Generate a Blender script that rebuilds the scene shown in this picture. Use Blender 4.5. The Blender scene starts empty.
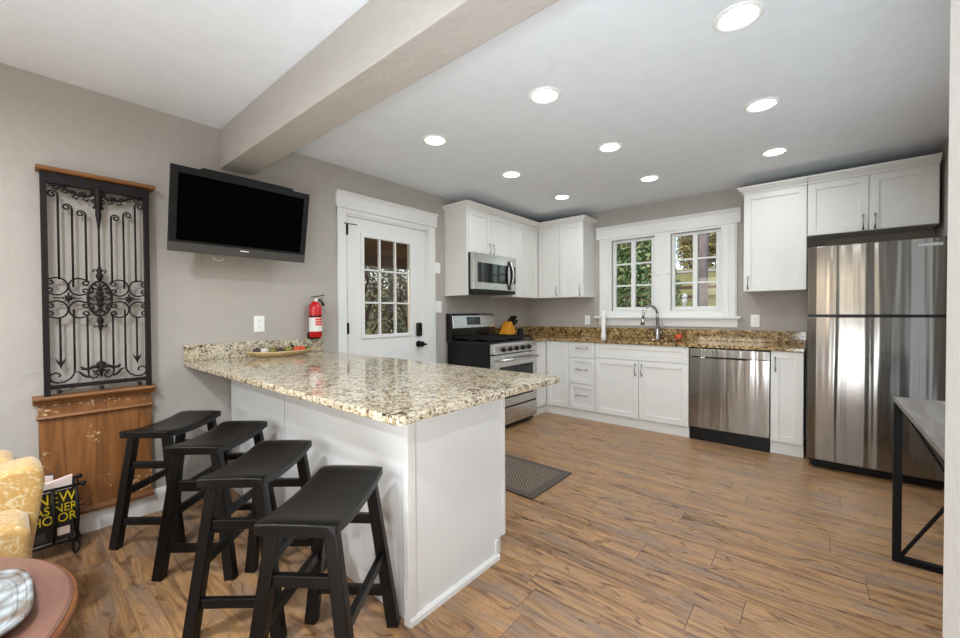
import bpy, bmesh, math, random
from mathutils import Vector, Matrix
R = math.radians
PI = math.pi
S = bpy.context.scene
COL = S.collection
random.seed(7)

# ------------------------------------------------------------------ camera, world, large lights, exposure
def setup_camera():
    th, pit, rol = .7004, .0151, -.0051
    c, s = math.cos(th), math.sin(th)
    F = Vector((-s*math.cos(pit), c*math.cos(pit), -math.sin(pit)))
    r = Vector((c, s, 0)); u = r.cross(F)
    R2 = r*math.cos(rol) + u*math.sin(rol); U2 = R2.cross(F)
    cam = bpy.data.cameras.new('camera'); o = bpy.data.objects.new('camera', cam); COL.objects.link(o)
    m = Matrix((R2, U2, -F)).transposed().to_4x4(); m.translation = Vector((3.1384, -4.8528, 1.2198))
    o.matrix_world = m
    cam.sensor_width = 36; cam.lens = 400.4/960*36; cam.clip_start = .02; cam.clip_end = 200
    S.camera = o
setup_camera()
S.view_settings.view_transform = 'Standard'; S.view_settings.look = 'None'
S.view_settings.gamma = 1; S.view_settings.use_curve_mapping = False
S.view_settings.exposure = 0
S.cycles.max_bounces = 10; S.cycles.diffuse_bounces = 6; S.cycles.caustics_reflective = False; S.cycles.caustics_refractive = False
S.cycles.sample_clamp_indirect = 6

W = bpy.data.worlds.new('world'); S.world = W; W.use_nodes = True
nt = W.node_tree; nt.nodes.clear()
sky = nt.nodes.new('ShaderNodeTexSky'); sky.sky_type = 'NISHITA'; sky.sun_disc = False
sky.sun_elevation = R(38); sky.sun_rotation = R(200); sky.air_density = 1.2; sky.dust_density = 2.5
bg = nt.nodes.new('ShaderNodeBackground'); bg.inputs[1].default_value = .42
ow = nt.nodes.new('ShaderNodeOutputWorld')
nt.links.new(sky.outputs[0], bg.inputs[0]); nt.links.new(bg.outputs[0], ow.inputs[0])

def area(name, loc, rot, sx, sy, power, col, shape='RECTANGLE', spread=180):
    l = bpy.data.lights.new(name, 'AREA'); l.shape = shape; l.size = sx; l.size_y = sy; l.energy = power; l.color = col; l.spread = R(spread)
    o = bpy.data.objects.new(name, l); COL.objects.link(o); o.location = loc; o.rotation_euler = rot
    return o
DOWN_W, LIV_W, WIN_W, FILL_W, FILL2_W, SIDE_W = 4.2, 36, 18, 28, 14, 9
# daylight through the two living room windows behind the camera and the opening on its right
area('window_daylight', (1.3, -7.9, 1.5), (R(90), 0, 0), 1.6, 1.4, WIN_W, (.79, .91, 1))
area('window_daylight', (3.8, -7.9, 1.5), (R(90), 0, 0), 1.6, 1.4, WIN_W, (.79, .91, 1))
# two added fill lights aimed up to brighten the ceilings, no real fixture
aim = (Vector((2.1, -2.0, 3.4))-Vector((3.2, -5.5, .5))).to_track_quat('-Z', 'Y').to_euler()
area('ceiling_fill', (3.2, -5.5, .5), aim, .8, 1.0, FILL_W, (.79, .91, 1), 'RECTANGLE', 98)
area('ceiling_fill', (1.6, -5.7, .9), (R(180), 0, 0), 1.2, 1.2, FILL2_W, (.79, .91, 1), 'RECTANGLE', 150)
# daylight from the glazed door in the kitchen side wall, hidden behind the wall end
area('side_daylight', (3.9, -2.1, 1.2), (R(90), 0, R(90)), 1.5, 1.7, SIDE_W, (.79, .91, 1))

# ------------------------------------------------------------------ materials
def mat(name):
    m = bpy.data.materials.new(name); m.use_nodes = True
    n = m.node_tree.nodes; b = n['Principled BSDF']
    return m, n, m.node_tree.links, b
def srgb(r, g, b):
    f = lambda v: (v/255/12.92) if v/255 <= .04045 else ((v/255+.055)/1.055)**2.4
    return (f(r), f(g), f(b), 1)
def ramp(n, stops, interp='LINEAR'):
    cr = n.new('ShaderNodeValToRGB'); e = cr.color_ramp; e.interpolation = interp
    e.elements[0].position, e.elements[0].color = stops[0]
    e.elements[1].position, e.elements[1].color = stops[-1]
    for p, c in stops[1:-1]:
        x = e.elements.new(p); x.color = c
    return cr
def noise(n, l, vec, scale, detail=3, rough=.5, dist=0):
    t = n.new('ShaderNodeTexNoise'); t.inputs['Scale'].default_value = scale; t.inputs['Detail'].default_value = detail
    t.inputs['Roughness'].default_value = rough; t.inputs['Distortion'].default_value = dist
    if vec: l.new(vec, t.inputs['Vector'])
    return t
def mapping(n, l, scale=(1, 1, 1), loc=(0, 0, 0), space='Object'):
    tc = n.new('ShaderNodeTexCoord'); mp = n.new('ShaderNodeMapping')
    mp.inputs['Scale'].default_value = scale; mp.inputs['Location'].default_value = loc
    l.new(tc.outputs[space], mp.inputs['Vector']); return mp.outputs[0]
def bump(n, l, h, b, strength=.2, dist=.01):
    x = n.new('ShaderNodeBump'); x.inputs['Strength'].default_value = strength; x.inputs['Distance'].default_value = dist
    l.new(h, x.inputs['Height']); l.new(x.outputs[0], b.inputs['Normal'])
def plain(name, col, rough=.5, metal=0, var=.06, scale=8, spec=.5, coat=0, bmp=0, bscale=60):
    m, n, l, b = mat(name)
    v = mapping(n, l); t = noise(n, l, v, scale, 4)
    lo = tuple(c*(1-var) for c in col[:3])+(1,); hi = tuple(min(1, c*(1+var)) for c in col[:3])+(1,)
    cr = ramp(n, [(.3, lo), (.7, hi)]); l.new(t.outputs[0], cr.inputs[0]); l.new(cr.outputs[0], b.inputs['Base Color'])
    b.inputs['Roughness'].default_value = rough; b.inputs['Metallic'].default_value = metal
    b.inputs['Specular IOR Level'].default_value = spec; b.inputs['Coat Weight'].default_value = coat
    if bmp:
        t2 = noise(n, l, v, bscale, 3); bump(n, l, t2.outputs[0], b, bmp, .005)
    return m
def plaster(name, col, strength, rough=.7):
    m, n, l, b = mat(name)
    v = mapping(n, l)
    t = noise(n, l, v, 9, 5, .55, .6); t2 = noise(n, l, v, 42, 3)
    mx = n.new('ShaderNodeMath'); mx.operation = 'MULTIPLY_ADD'; mx.inputs[1].default_value = .25
    l.new(t2.outputs[0], mx.inputs[0]); l.new(t.outputs[0], mx.inputs[2])
    bump(n, l, mx.outputs[0], b, strength, .012)
    lo = tuple(c*.96 for c in col[:3])+(1,)
    cr = ramp(n, [(.35, lo), (.65, col)]); l.new(t.outputs[0], cr.inputs[0]); l.new(cr.outputs[0], b.inputs['Base Color'])
    b.inputs['Roughness'].default_value = rough; b.inputs['Specular IOR Level'].default_value = .35
    return m
def granite_mat(name, pal, scale=85):
    m, n, l, b = mat(name)
    v = mapping(n, l)
    w = noise(n, l, v, 14, 3)
    ad = n.new('ShaderNodeMixRGB'); ad.blend_type = 'ADD'; ad.inputs[0].default_value = .05
    l.new(v, ad.inputs[1]); l.new(w.outputs[1], ad.inputs[2])
    vo = n.new('ShaderNodeTexVoronoi'); vo.inputs['Scale'].default_value = scale; l.new(ad.outputs[0], vo.inputs['Vector'])
    sp = n.new('ShaderNodeSeparateColor'); l.new(vo.outputs['Color'], sp.inputs[0])
    big = noise(n, l, ad.outputs[0], 24, 4, .6)
    a1 = n.new('ShaderNodeMath'); a1.operation = 'MULTIPLY_ADD'; a1.inputs[1].default_value = .55
    l.new(sp.outputs[0], a1.inputs[0])
    a2 = n.new('ShaderNodeMath'); a2.operation = 'MULTIPLY_ADD'; a2.inputs[1].default_value = 1.1; a2.inputs[2].default_value = -.33
    l.new(big.outputs[0], a2.inputs[0]); l.new(a2.outputs[0], a1.inputs[2])
    cr = ramp(n, pal, 'CONSTANT'); l.new(a1.outputs[0], cr.inputs[0])
    vo2 = n.new('ShaderNodeTexVoronoi'); vo2.inputs['Scale'].default_value = scale*2.6; l.new(ad.outputs[0], vo2.inputs['Vector'])
    sp2 = n.new('ShaderNodeSeparateColor'); l.new(vo2.outputs['Color'], sp2.inputs[0])
    cr2 = ramp(n, [(0, (.25, .2, .16, 1)), (.16, (1, 1, 1, 1)), (1, (1, 1, 1, 1))], 'CONSTANT'); l.new(sp2.outputs[1], cr2.inputs[0])
    mu = n.new('ShaderNodeMixRGB'); mu.blend_type = 'MULTIPLY'; mu.inputs[0].default_value = .8
    l.new(cr.outputs[0], mu.inputs[1]); l.new(cr2.outputs[0], mu.inputs[2])
    l.new(mu.outputs[0], b.inputs['Base Color'])
    b.inputs['Roughness'].default_value = .09; b.inputs['Specular IOR Level'].default_value = .6
    return m
def floor_mat():
    m, n, l, b = mat('plank_floor')
    tc = n.new('ShaderNodeTexCoord'); sp = n.new('ShaderNodeSeparateXYZ'); l.new(tc.outputs['Object'], sp.inputs[0])
    def mth(op, a, b_=None, c=None):
        x = n.new('ShaderNodeMath'); x.operation = op
        for i, q in enumerate((a, b_, c)):
            if q is None: continue
            if isinstance(q, (int, float)): x.inputs[i].default_value = q
            else: l.new(q, x.inputs[i])
        return x.outputs[0]
    PW, PL = .168, 1.25
    ry = mth('DIVIDE', sp.outputs[1], PW); row = mth('FLOOR', ry)
    wn = n.new('ShaderNodeTexWhiteNoise'); wn.noise_dimensions = '1D'; l.new(row, wn.inputs['W'])
    off = mth('MULTIPLY_ADD', wn.outputs[0], 7.3, 0)
    cx = mth('ADD', mth('DIVIDE', sp.outputs[0], PL), off); colm = mth('FLOOR', cx)
    cmb = n.new('ShaderNodeCombineXYZ'); l.new(row, cmb.inputs[0]); l.new(colm, cmb.inputs[1])
    wn2 = n.new('ShaderNodeTexWhiteNoise'); wn2.noise_dimensions = '2D'; l.new(cmb.outputs[0], wn2.inputs['Vector'])
    # grain coordinates, shifted per plank
    g = n.new('ShaderNodeCombineXYZ')
    l.new(mth('MULTIPLY_ADD', wn2.outputs[0], 31, mth('MULTIPLY', sp.outputs[0], 1.1)), g.inputs[0])
    l.new(mth('MULTIPLY', sp.outputs[1], 11), g.inputs[1]); l.new(mth('MULTIPLY', wn2.outputs[0], 17), g.inputs[2])
    t1 = noise(n, l, g.outputs[0], 1.7, 7, .63, 1.5)
    cr = ramp(n, [(.27, srgb(80, 60, 46)), (.37, srgb(122, 90, 62)), (.46, srgb(152, 114, 76)), (.55, srgb(174, 134, 92)), (.63, srgb(148, 114, 84)), (.74, srgb(174, 148, 120))])
    l.new(t1.outputs[0], cr.inputs[0])
    # per plank tone
    tone = ramp(n, [(0, (.8, .79, .79, 1)), (.35, (.93, .91, .9, 1)), (.7, (1, .98, .96, 1)), (1, (1.0, 1.0, 1.0, 1))]); l.new(wn2.outputs[0], tone.inputs[0])
    mu = n.new('ShaderNodeMixRGB'); mu.blend_type = 'MULTIPLY'; mu.inputs[0].default_value = .75
    l.new(cr.outputs[0], mu.inputs[1]); l.new(tone.outputs[0], mu.inputs[2])
    # greyish worn patches
    g2 = n.new('ShaderNodeCombineXYZ'); l.new(mth('MULTIPLY_ADD', wn2.outputs[0], 11, mth('MULTIPLY', sp.outputs[0], 1)), g2.inputs[0]); l.new(mth('MULTIPLY', sp.outputs[1], 4), g2.inputs[1])
    t2 = noise(n, l, g2.outputs[0], 2.6, 5, .6)
    pr = ramp(n, [(.48, (0, 0, 0, 1)), (.66, (1, 1, 1, 1))]); l.new(t2.outputs[0], pr.inputs[0])
    mg = n.new('ShaderNodeMixRGB'); l.new(mth('MULTIPLY', pr.outputs[0], .7), mg.inputs[0]); l.new(mu.outputs[0], mg.inputs[1]); mg.inputs[2].default_value = srgb(126, 108, 96)
    # dark knots
    g3 = n.new('ShaderNodeCombineXYZ'); l.new(mth('MULTIPLY_ADD', wn2.outputs[0], 5, mth('MULTIPLY', sp.outputs[0], 3.2)), g3.inputs[0]); l.new(mth('MULTIPLY', sp.outputs[1], 10), g3.inputs[1])
    t3 = noise(n, l, g3.outputs[0], 1.5, 4, .6, 1.6)
    kr = ramp(n, [(.58, (1, 1, 1, 1)), (.66, (.3, .24, .21, 1))]); l.new(t3.outputs[0], kr.inputs[0])
    mk = n.new('ShaderNodeMixRGB'); mk.blend_type = 'MULTIPLY'; mk.inputs[0].default_value = .7; l.new(mg.outputs[0], mk.inputs[1]); l.new(kr.outputs[0], mk.inputs[2])
    # seams
    fy = mth('FRACT', ry); fx = mth('FRACT', cx)
    ey = mth('MINIMUM', fy, mth('SUBTRACT', 1, fy)); ex = mth('MINIMUM', fx, mth('SUBTRACT', 1, fx))
    sy_ = mth('GREATER_THAN', mth('MULTIPLY', ey, PW), .0009); sx_ = mth('GREATER_THAN', mth('MULTIPLY', ex, PL), .0016)
    seam = mth('MULTIPLY', sy_, sx_)
    ms = n.new('ShaderNodeMixRGB'); l.new(seam, ms.inputs[0]); ms.inputs[1].default_value = srgb(98, 74, 56); l.new(mk.outputs[0], ms.inputs[2])
    l.new(ms.outputs[0], b.inputs['Base Color'])
    h = mth('MULTIPLY_ADD', t1.outputs[0], .5, seam)
    bump(n, l, h, b, .25, .003)
    b.inputs['Roughness'].default_value = .34
    rr = ramp(n, [(.3, (.27, .27, .27, 1)), (.7, (.42, .42, .42, 1))]); l.new(t1.outputs[0], rr.inputs[0]); l.new(rr.outputs[0], b.inputs['Roughness'])
    return m
def wood_mat(name, lo, hi, stretch=(1, 12, 1), rough=.4, scale=3, chips=False, spec=.5):
    m, n, l, b = mat(name)
    v = mapping(n, l, stretch)
    t = noise(n, l, v, scale, 6, .6, .8)
    cr = ramp(n, [(.28, lo), (.72, hi)]); l.new(t.outputs[0], cr.inputs[0])
    out = cr.outputs[0]
    if chips:
        v2 = mapping(n, l, (1, 1, 1)); t2 = noise(n, l, v2, 5.5, 1); t3 = noise(n, l, v2, 55, 3, .7)
        mm = n.new('ShaderNodeMath'); mm.operation = 'MULTIPLY_ADD'; mm.inputs[1].default_value = 1.0
        l.new(t2.outputs[0], mm.inputs[0]); l.new(t3.outputs[0], mm.inputs[2])
        c2 = ramp(n, [(1.0, (0, 0, 0, 1)), (1.0, (1, 1, 1, 1))]); 
        gt = n.new('ShaderNodeMath'); gt.operation = 'GREATER_THAN'; gt.inputs[1].default_value = 1.21; l.new(mm.outputs[0], gt.inputs[0])
        mx = n.new('ShaderNodeMixRGB'); l.new(gt.outputs[0], mx.inputs[0]); l.new(out, mx.inputs[1]); mx.inputs[2].default_value = srgb(205, 180, 140)
        out = mx.outputs[0]
    l.new(out, b.inputs['Base Color']); b.inputs['Roughness'].default_value = rough; b.inputs['Specular IOR Level'].default_value = spec
    bump(n, l, t.outputs[0], b, .12, .003)
    return m
def steel_mat(name, base=(.58, .57, .55, 1), rough=.24, wave=.0, axis=(1, 1, .05), wscale=5):
    m, n, l, b = mat(name)
    b.inputs['Base Color'].default_value = base; b.inputs['Metallic'].default_value = 1; b.inputs['Roughness'].default_value = rough
    v = mapping(n, l, axis)
    v2 = mapping(n, l, (1, 1, 220)); t2 = noise(n, l, v2, 3, 2)
    rr = ramp(n, [(.3, (rough*.85,)*3+(1,)), (.7, (rough*1.2,)*3+(1,))]); l.new(t2.outputs[0], rr.inputs[0]); l.new(rr.outputs[0], b.inputs['Roughness'])
    if wave:
        t = noise(n, l, v, wscale, 2, .5, .3); bump(n, l, t.outputs[0], b, wave, .02)
    return m
def glass_mat(name):
    m = bpy.data.materials.new(name); m.use_nodes = True; n = m.node_tree.nodes; l = m.node_tree.links; n.clear()
    o = n.new('ShaderNodeOutputMaterial'); mx = n.new('ShaderNodeMixShader'); tr = n.new('ShaderNodeBsdfTransparent'); gl = n.new('ShaderNodeBsdfGlossy')
    gl.inputs['Roughness'].default_value = .02; fr = n.new('ShaderNodeFresnel'); fr.inputs[0].default_value = 1.3
    l.new(fr.outputs[0], mx.inputs[0]); l.new(tr.outputs[0], mx.inputs[1]); l.new(gl.outputs[0], mx.inputs[2]); l.new(mx.outputs[0], o.inputs[0])
    return m
def emit_mat(name, col, st):
    m, n, l, b = mat(name); b.inputs['Base Color'].default_value = (.8, .8, .8, 1)
    b.inputs['Emission Color'].default_value = col; b.inputs['Emission Strength'].default_value = st
    return m
def leaf_mat(name, cols, rough=.55):
    m, n, l, b = mat(name)
    g = n.new('ShaderNodeNewGeometry'); k = len(cols)
    cr = ramp(n, [(i/(k-1), c) for i, c in enumerate(cols)]); l.new(g.outputs['Random Per Island'], cr.inputs[0])
    l.new(cr.outputs[0], b.inputs['Base Color']); b.inputs['Roughness'].default_value = rough; b.inputs['Specular IOR Level'].default_value = .25
    return m

M = {}
M['wall'] = plaster('greige_plaster', srgb(178, 171, 163), .45)
M['ceil'] = plaster('white_ceiling_plaster', srgb(233, 237, 241), .12)
M['post'] = plaster('white_plaster', srgb(226, 224, 220), .6)
M['floor'] = floor_mat()
M['white'] = plain('white_paint', srgb(222, 220, 215), .38, var=.012)
M['trim'] = plain('white_trim_paint', srgb(226, 225, 222), .35, var=.012)
M['panel'] = plain('pale_grey_panel_paint', srgb(222, 221, 219), .45, var=.012)
M['granite'] = granite_mat('beige_granite', [(0, srgb(48, 42, 38)), (.19, srgb(112, 96, 80)), (.29, srgb(160, 142, 116)), (.43, srgb(192, 178, 152)), (.62, srgb(206, 196, 176)), (.84, srgb(150, 144, 134))], 120)
M['granite2'] = granite_mat('gold_granite', [(0, srgb(40, 30, 24)), (.26, srgb(98, 70, 40)), (.4, srgb(150, 116, 66)), (.56, srgb(186, 158, 108)), (.76, srgb(214, 196, 158)), (.9, srgb(110, 96, 80))], 110)
M['black_wood'] = wood_mat('worn_black_wood', srgb(9, 7, 6), srgb(19, 16, 14), (14, 1, 1), .34, spec=.28)
M['iron'] = plain('dark_wrought_iron', srgb(27, 22, 20), .6, .2, .2, 30, spec=.3)
M['oak'] = wood_mat('distressed_oak', srgb(88, 54, 28), srgb(154, 100, 54), (3, 8, .7), .45, 3.5, True)
M['oak_cap'] = wood_mat('oak_moulding', srgb(100, 62, 32), srgb(150, 100, 54), (2, .8, 8), .5, 4)
M['black'] = plain('black_plastic', srgb(10, 10, 10), .38, var=.1, spec=.3)
M['black_gloss'] = plain('black_gloss', srgb(8, 8, 8), .12, var=.1)
M['screen'] = plain('matte_black_screen', srgb(1, 1, 1), .5, var=.1, spec=.02)
M['grey_bezel'] = plain('grey_bezel', srgb(66, 62, 58), .45, var=.04)
M['black_metal'] = plain('black_powder_coat', srgb(11, 10, 10), .6, 0, spec=.2)
M['steel'] = steel_mat('brushed_steel', (.6, .59, .57, 1), .25)
M['fridge_steel'] = steel_mat('wavy_brushed_steel', (.23, .21, .19, 1), .17, .55, (1, .2, .035), 9)
M['dish_steel'] = steel_mat('dishwasher_steel', (.33, .315, .295, 1), .18, .45, (1, .2, .06), 9)
M['nickel'] = steel_mat('satin_nickel', (.42, .4, .38, 1), .25)
M['chrome'] = steel_mat('faucet_nickel', (.5, .49, .47, 1), .2)
M['glass'] = glass_mat('window_glass')
M['dark_glass'] = plain('dark_oven_glass', srgb(14, 13, 13), .06, var=.05)
M['lens'] = emit_mat('led_lens', (1, .97, .92, 1), 14)
M['plate'] = plain('white_plate_plastic', srgb(240, 239, 236), .4, var=.01)
M['red'] = plain('red_enamel', srgb(196, 22, 28), .25, var=.05)
M['label_white'] = plain('white_label', srgb(228, 226, 222), .5)
M['label_red'] = plain('red_label_print', srgb(214, 60, 50), .5)
M['block'] = wood_mat('honey_wood', srgb(196, 124, 22), srgb(226, 158, 46), (8, 8, 1), .4)
M['yellow'] = None
M['mag_yellow'] = plain('yellow_print', srgb(226, 200, 30), .5)
M['mag_black'] = plain('black_cover', srgb(32, 28, 26), .4)
M['paper'] = plain('paper', srgb(226, 206, 196), .6)
M['red_cover'] = plain('red_cover', srgb(150, 50, 44), .5)
M['table_wood'] = wood_mat('satin_brown_wood', srgb(104, 72, 60), srgb(128, 90, 76), (2, 6, 2), .35)
M['table_edge'] = wood_mat('honey_edge_wood', srgb(92, 54, 28), srgb(132, 80, 42), (4, 4, 2), .3)
M['grey_wood'] = wood_mat('weathered_grey_wood', srgb(96, 88, 82), srgb(140, 132, 124), (10, 1.2, 1), .5)
M['tray_wood'] = wood_mat('pale_tray_wood', srgb(164, 134, 92), srgb(206, 180, 134), (6, 1, 6), .5)
M['bark'] = wood_mat('tree_bark', srgb(92, 82, 84), srgb(136, 124, 126), (6, 6, 1), .9, 4)
M['twig'] = plain('brown_twig', srgb(74, 54, 42), .9)
M['porch'] = wood_mat('dark_brown_boards', srgb(96, 62, 44), srgb(134, 92, 66), (1, 10, 1), .7)
M['lawn'] = plain('dry_lawn', srgb(120, 116, 66), .95, var=.25, scale=3)
M['road'] = plain('pale_road', srgb(150, 146, 136), .9)
def fabric():
    m, n, l, b = mat('yellow_damask_fabric')
    v = mapping(n, l); vo = n.new('ShaderNodeTexVoronoi'); vo.inputs['Scale'].default_value = 9; vo.feature = 'SMOOTH_F1'
    w = noise(n, l, v, 26, 4, .65, 2.0)
    cr = ramp(n, [(.46, srgb(184, 144, 80)), (.56, srgb(190, 152, 92)), (.64, srgb(206, 190, 152))]); l.new(w.outputs[0], cr.inputs[0]); l.new(cr.outputs[0], b.inputs['Base Color'])
    b.inputs['Roughness'].default_value = .75; b.inputs['Sheen Weight'].default_value = .3
    t = noise(n, l, v, 300, 2); bump(n, l, t.outputs[0], b, .1, .002)
    return m
M['yellow'] = fabric()
def mat_weave():
    m, n, l, b = mat('woven_mat')
    v = mapping(n, l, (1, 1, 1)); w = n.new('ShaderNodeTexWave'); w.inputs['Scale'].default_value = 22; w.inputs['Distortion'].default_value = 2.5; w.inputs['Detail'].default_value = 2; w.bands_direction = 'DIAGONAL'
    l.new(v, w.inputs['Vector'])
    cr = ramp(n, [(.2, srgb(88, 77, 68)), (.8, srgb(128, 115, 102))]); l.new(w.outputs[0], cr.inputs[0]); l.new(cr.outputs[0], b.inputs['Base Color'])
    b.inputs['Roughness'].default_value = .95; b.inputs['Specular IOR Level'].default_value = .1
    bump(n, l, w.outputs[0], b, .5, .004); return m
M['mat'] = mat_weave()
M['mat_border'] = plain('mat_border', srgb(86, 75, 68), .95, var=.1, scale=60)
def crystal():
    m, n, l, b = mat('pressed_glass')
    b.inputs['Roughness'].default_value = .12
    v = mapping(n, l); vo = n.new('ShaderNodeTexVoronoi'); vo.inputs['Scale'].default_value = 26; l.new(v, vo.inputs['Vector'])
    cr = ramp(n, [(.15, srgb(160, 166, 168)), (.5, srgb(128, 130, 130)), (.8, srgb(104, 90, 80))]); l.new(vo.outputs[0], cr.inputs[0]); l.new(cr.outputs[0], b.inputs['Base Color'])
    bump(n, l, vo.outputs[0], b, .6, .01); return m
M['crystal'] = crystal()
M['leaf_green'] = leaf_mat('green_leaves', [srgb(50, 78, 46), srgb(92, 124, 76), srgb(134, 164, 112), srgb(70, 104, 66), srgb(172, 170, 120), srgb(120, 100, 70)])
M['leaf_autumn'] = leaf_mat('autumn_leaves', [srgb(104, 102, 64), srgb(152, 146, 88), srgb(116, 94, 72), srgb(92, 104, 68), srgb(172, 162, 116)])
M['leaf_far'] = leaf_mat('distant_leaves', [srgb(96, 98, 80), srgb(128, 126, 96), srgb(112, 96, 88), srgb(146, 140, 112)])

# ------------------------------------------------------------------ mesh helpers
class MB:
    def __init__(s): s.bm = bmesh.new()
    def box(s, x0, x1, y0, y1, z0, z1):
        x0, x1 = min(x0, x1), max(x0, x1); y0, y1 = min(y0, y1), max(y0, y1); z0, z1 = min(z0, z1), max(z0, z1)
        v = [s.bm.verts.new(p) for p in ((x0, y0, z0), (x1, y0, z0), (x1, y1, z0), (x0, y1, z0), (x0, y0, z1), (x1, y0, z1), (x1, y1, z1), (x0, y1, z1))]
        for f in ((3, 2, 1, 0), (4, 5, 6, 7), (0, 1, 5, 4), (1, 2, 6, 5), (2, 3, 7, 6), (3, 0, 4, 7)): s.bm.faces.new([v[i] for i in f])
        return s
    def bar(s, p, q, w, h, up=(0, 0, 1), w2=None, h2=None):
        p, q = Vector(p), Vector(q); d = (q-p).normalized(); a = d.cross(Vector(up))
        if a.length < 1e-4: a = d.cross(Vector((0, 1, 0)))
        a.normalize(); b = a.cross(d); w2 = w2 or w; h2 = h2 or h; vs = []
        for c, ww, hh in ((p, w, h), (q, w2, h2)):
            for i, j in ((-1, -1), (1, -1), (1, 1), (-1, 1)): vs.append(s.bm.verts.new(c+a*i*ww/2+b*j*hh/2))
        for f in ((3, 2, 1, 0), (4, 5, 6, 7), (0, 1, 5, 4), (1, 2, 6, 5), (2, 3, 7, 6), (3, 0, 4, 7)): s.bm.faces.new([vs[i] for i in f])
        return s
    def tube(s, pts, r, n=8, caps=True):
        pts = [Vector(p) for p in pts]; rings = []; prev = None
        rs = r if isinstance(r, (list, tuple)) else [r]*len(pts)
        for i, p in enumerate(pts):
            d = (pts[min(i+1, len(pts)-1)]-pts[max(i-1, 0)]).normalized()
            if prev is None:
                a = d.cross(Vector((0, 0, 1)))
                if a.length < 1e-3: a = d.cross(Vector((1, 0, 0)))
            else: a = prev-d*prev.dot(d)
            a.normalize(); prev = a; b = d.cross(a)
            rings.append([s.bm.verts.new(p+(a*math.cos(t)+b*math.sin(t))*rs[i]) for t in [2*PI*k/n for k in range(n)]])
        for i in range(len(rings)-1):
            for k in range(n): s.bm.faces.new((rings[i][k], rings[i][(k+1) % n], rings[i+1][(k+1) % n], rings[i+1][k]))
        if caps: s.bm.faces.new(rings[0][::-1]); s.bm.faces.new(rings[-1])
        return s
    def lathe(s, prof, c=(0, 0, 0), n=24, axis='Z', sq=None, ring=False):
        c = Vector(c); rings = []
        for r, h in prof:
            ring = []
            for k in range(n):
                t = 2*PI*k/n; cx, sy = math.cos(t), math.sin(t)
                if sq: 
                    f = (abs(cx)**sq+abs(sy)**sq)**(-1/sq); cx, sy = cx*f, sy*f
                a, b = max(r, 1e-4)*cx, max(r, 1e-4)*sy
                v = {'Z': (a, b, h), 'X': (h, a, b), 'Y': (b, h, a)}[axis]
                ring.append(s.bm.verts.new(c+Vector(v)))
            rings.append(ring)
        for i in range(len(rings)-1):
            for k in range(n): s.bm.faces.new((rings[i][k], rings[i][(k+1) % n], rings[i+1][(k+1) % n], rings[i+1][k]))
        if ring:
            for k in range(n): s.bm.faces.new((rings[-1][k], rings[-1][(k+1) % n], rings[0][(k+1) % n], rings[0][k]))
        else: s.bm.faces.new(rings[0][::-1]); s.bm.faces.new(rings[-1])
        return s
    def prism(s, outline, axis, a0, a1):
        # outline: 2D points; axis X -> (y,z), Y -> (x,z), Z -> (x,y)
        f = {'X': lambda p, a: (a, p[0], p[1]), 'Y': lambda p, a: (p[0], a, p[1]), 'Z': lambda p, a: (p[0], p[1], a)}[axis]
        A = [s.bm.verts.new(f(p, a0)) for p in outline]; B = [s.bm.verts.new(f(p, a1)) for p in outline]; n = len(outline)
        for i in range(n): s.bm.faces.new((A[i], A[(i+1) % n], B[(i+1) % n], B[i]))
        s.bm.faces.new(A[::-1]); s.bm.faces.new(B); return s
    def sphere(s, c, r, sc=(1, 1, 1), u=16, v=10):
        mt = Matrix.Translation(c) @ Matrix.Diagonal((sc[0], sc[1], sc[2], 1))
        bmesh.ops.create_uvsphere(s.bm, u_segments=u, v_segments=v, radius=r, matrix=mt); return s
    def build(s, name, m, parent=None, bevel=0, smooth=False, seg=2, local=False, loc=None, subsurf=0):
        bmesh.ops.recalc_face_normals(s.bm, faces=s.bm.faces)
        me = bpy.data.meshes.new(name)
        o = bpy.data.objects.new(name, me)
        off = Vector((0, 0, 0))
        if parent is not None and not local:
            q = parent
            while q: off += q.location; q = q.parent
        elif loc is not None: off = Vector(loc); o.location = off
        elif parent is None and not local:
            xs = [v.co for v in s.bm.verts]
            off = Vector(((min(v.x for v in xs)+max(v.x for v in xs))/2, (min(v.y for v in xs)+max(v.y for v in xs))/2, min(v.z for v in xs)))
            o.location = off
        if off.length: bmesh.ops.translate(s.bm, verts=s.bm.verts, vec=-off)
        s.bm.to_mesh(me); s.bm.free()
        if isinstance(m, str): m = M[m]
        me.materials.append(m)
        if smooth:
            for p in me.polygons: p.use_smooth = True
        COL.objects.link(o)
        if parent is not None: o.parent = parent
        if subsurf:
            sm = o.modifiers.new('sub', 'SUBSURF'); sm.levels = subsurf; sm.render_levels = subsurf
        if bevel:
            bv = o.modifiers.new('bevel', 'BEVEL'); bv.width = bevel; bv.segments = seg; bv.limit_method = 'ANGLE'; bv.angle_limit = R(40)
            if smooth is None: pass
        return o
def thing(name, loc, label, cat, group=None):
    o = bpy.data.objects.new(name, None); o.empty_display_size = .05; COL.objects.link(o); o.location = loc
    o['label'] = label; o['category'] = cat
    if group: o['group'] = group
    return o
def tag(o, label, cat, group=None, kind=None):
    o['label'] = label; o['category'] = cat
    if group: o['group'] = group
    if kind: o['kind'] = kind
    return o
def struct(o, label=None, cat=None):
    o['kind'] = 'structure'
    if label: o['label'] = label
    if cat: o['category'] = cat
    return o
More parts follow.
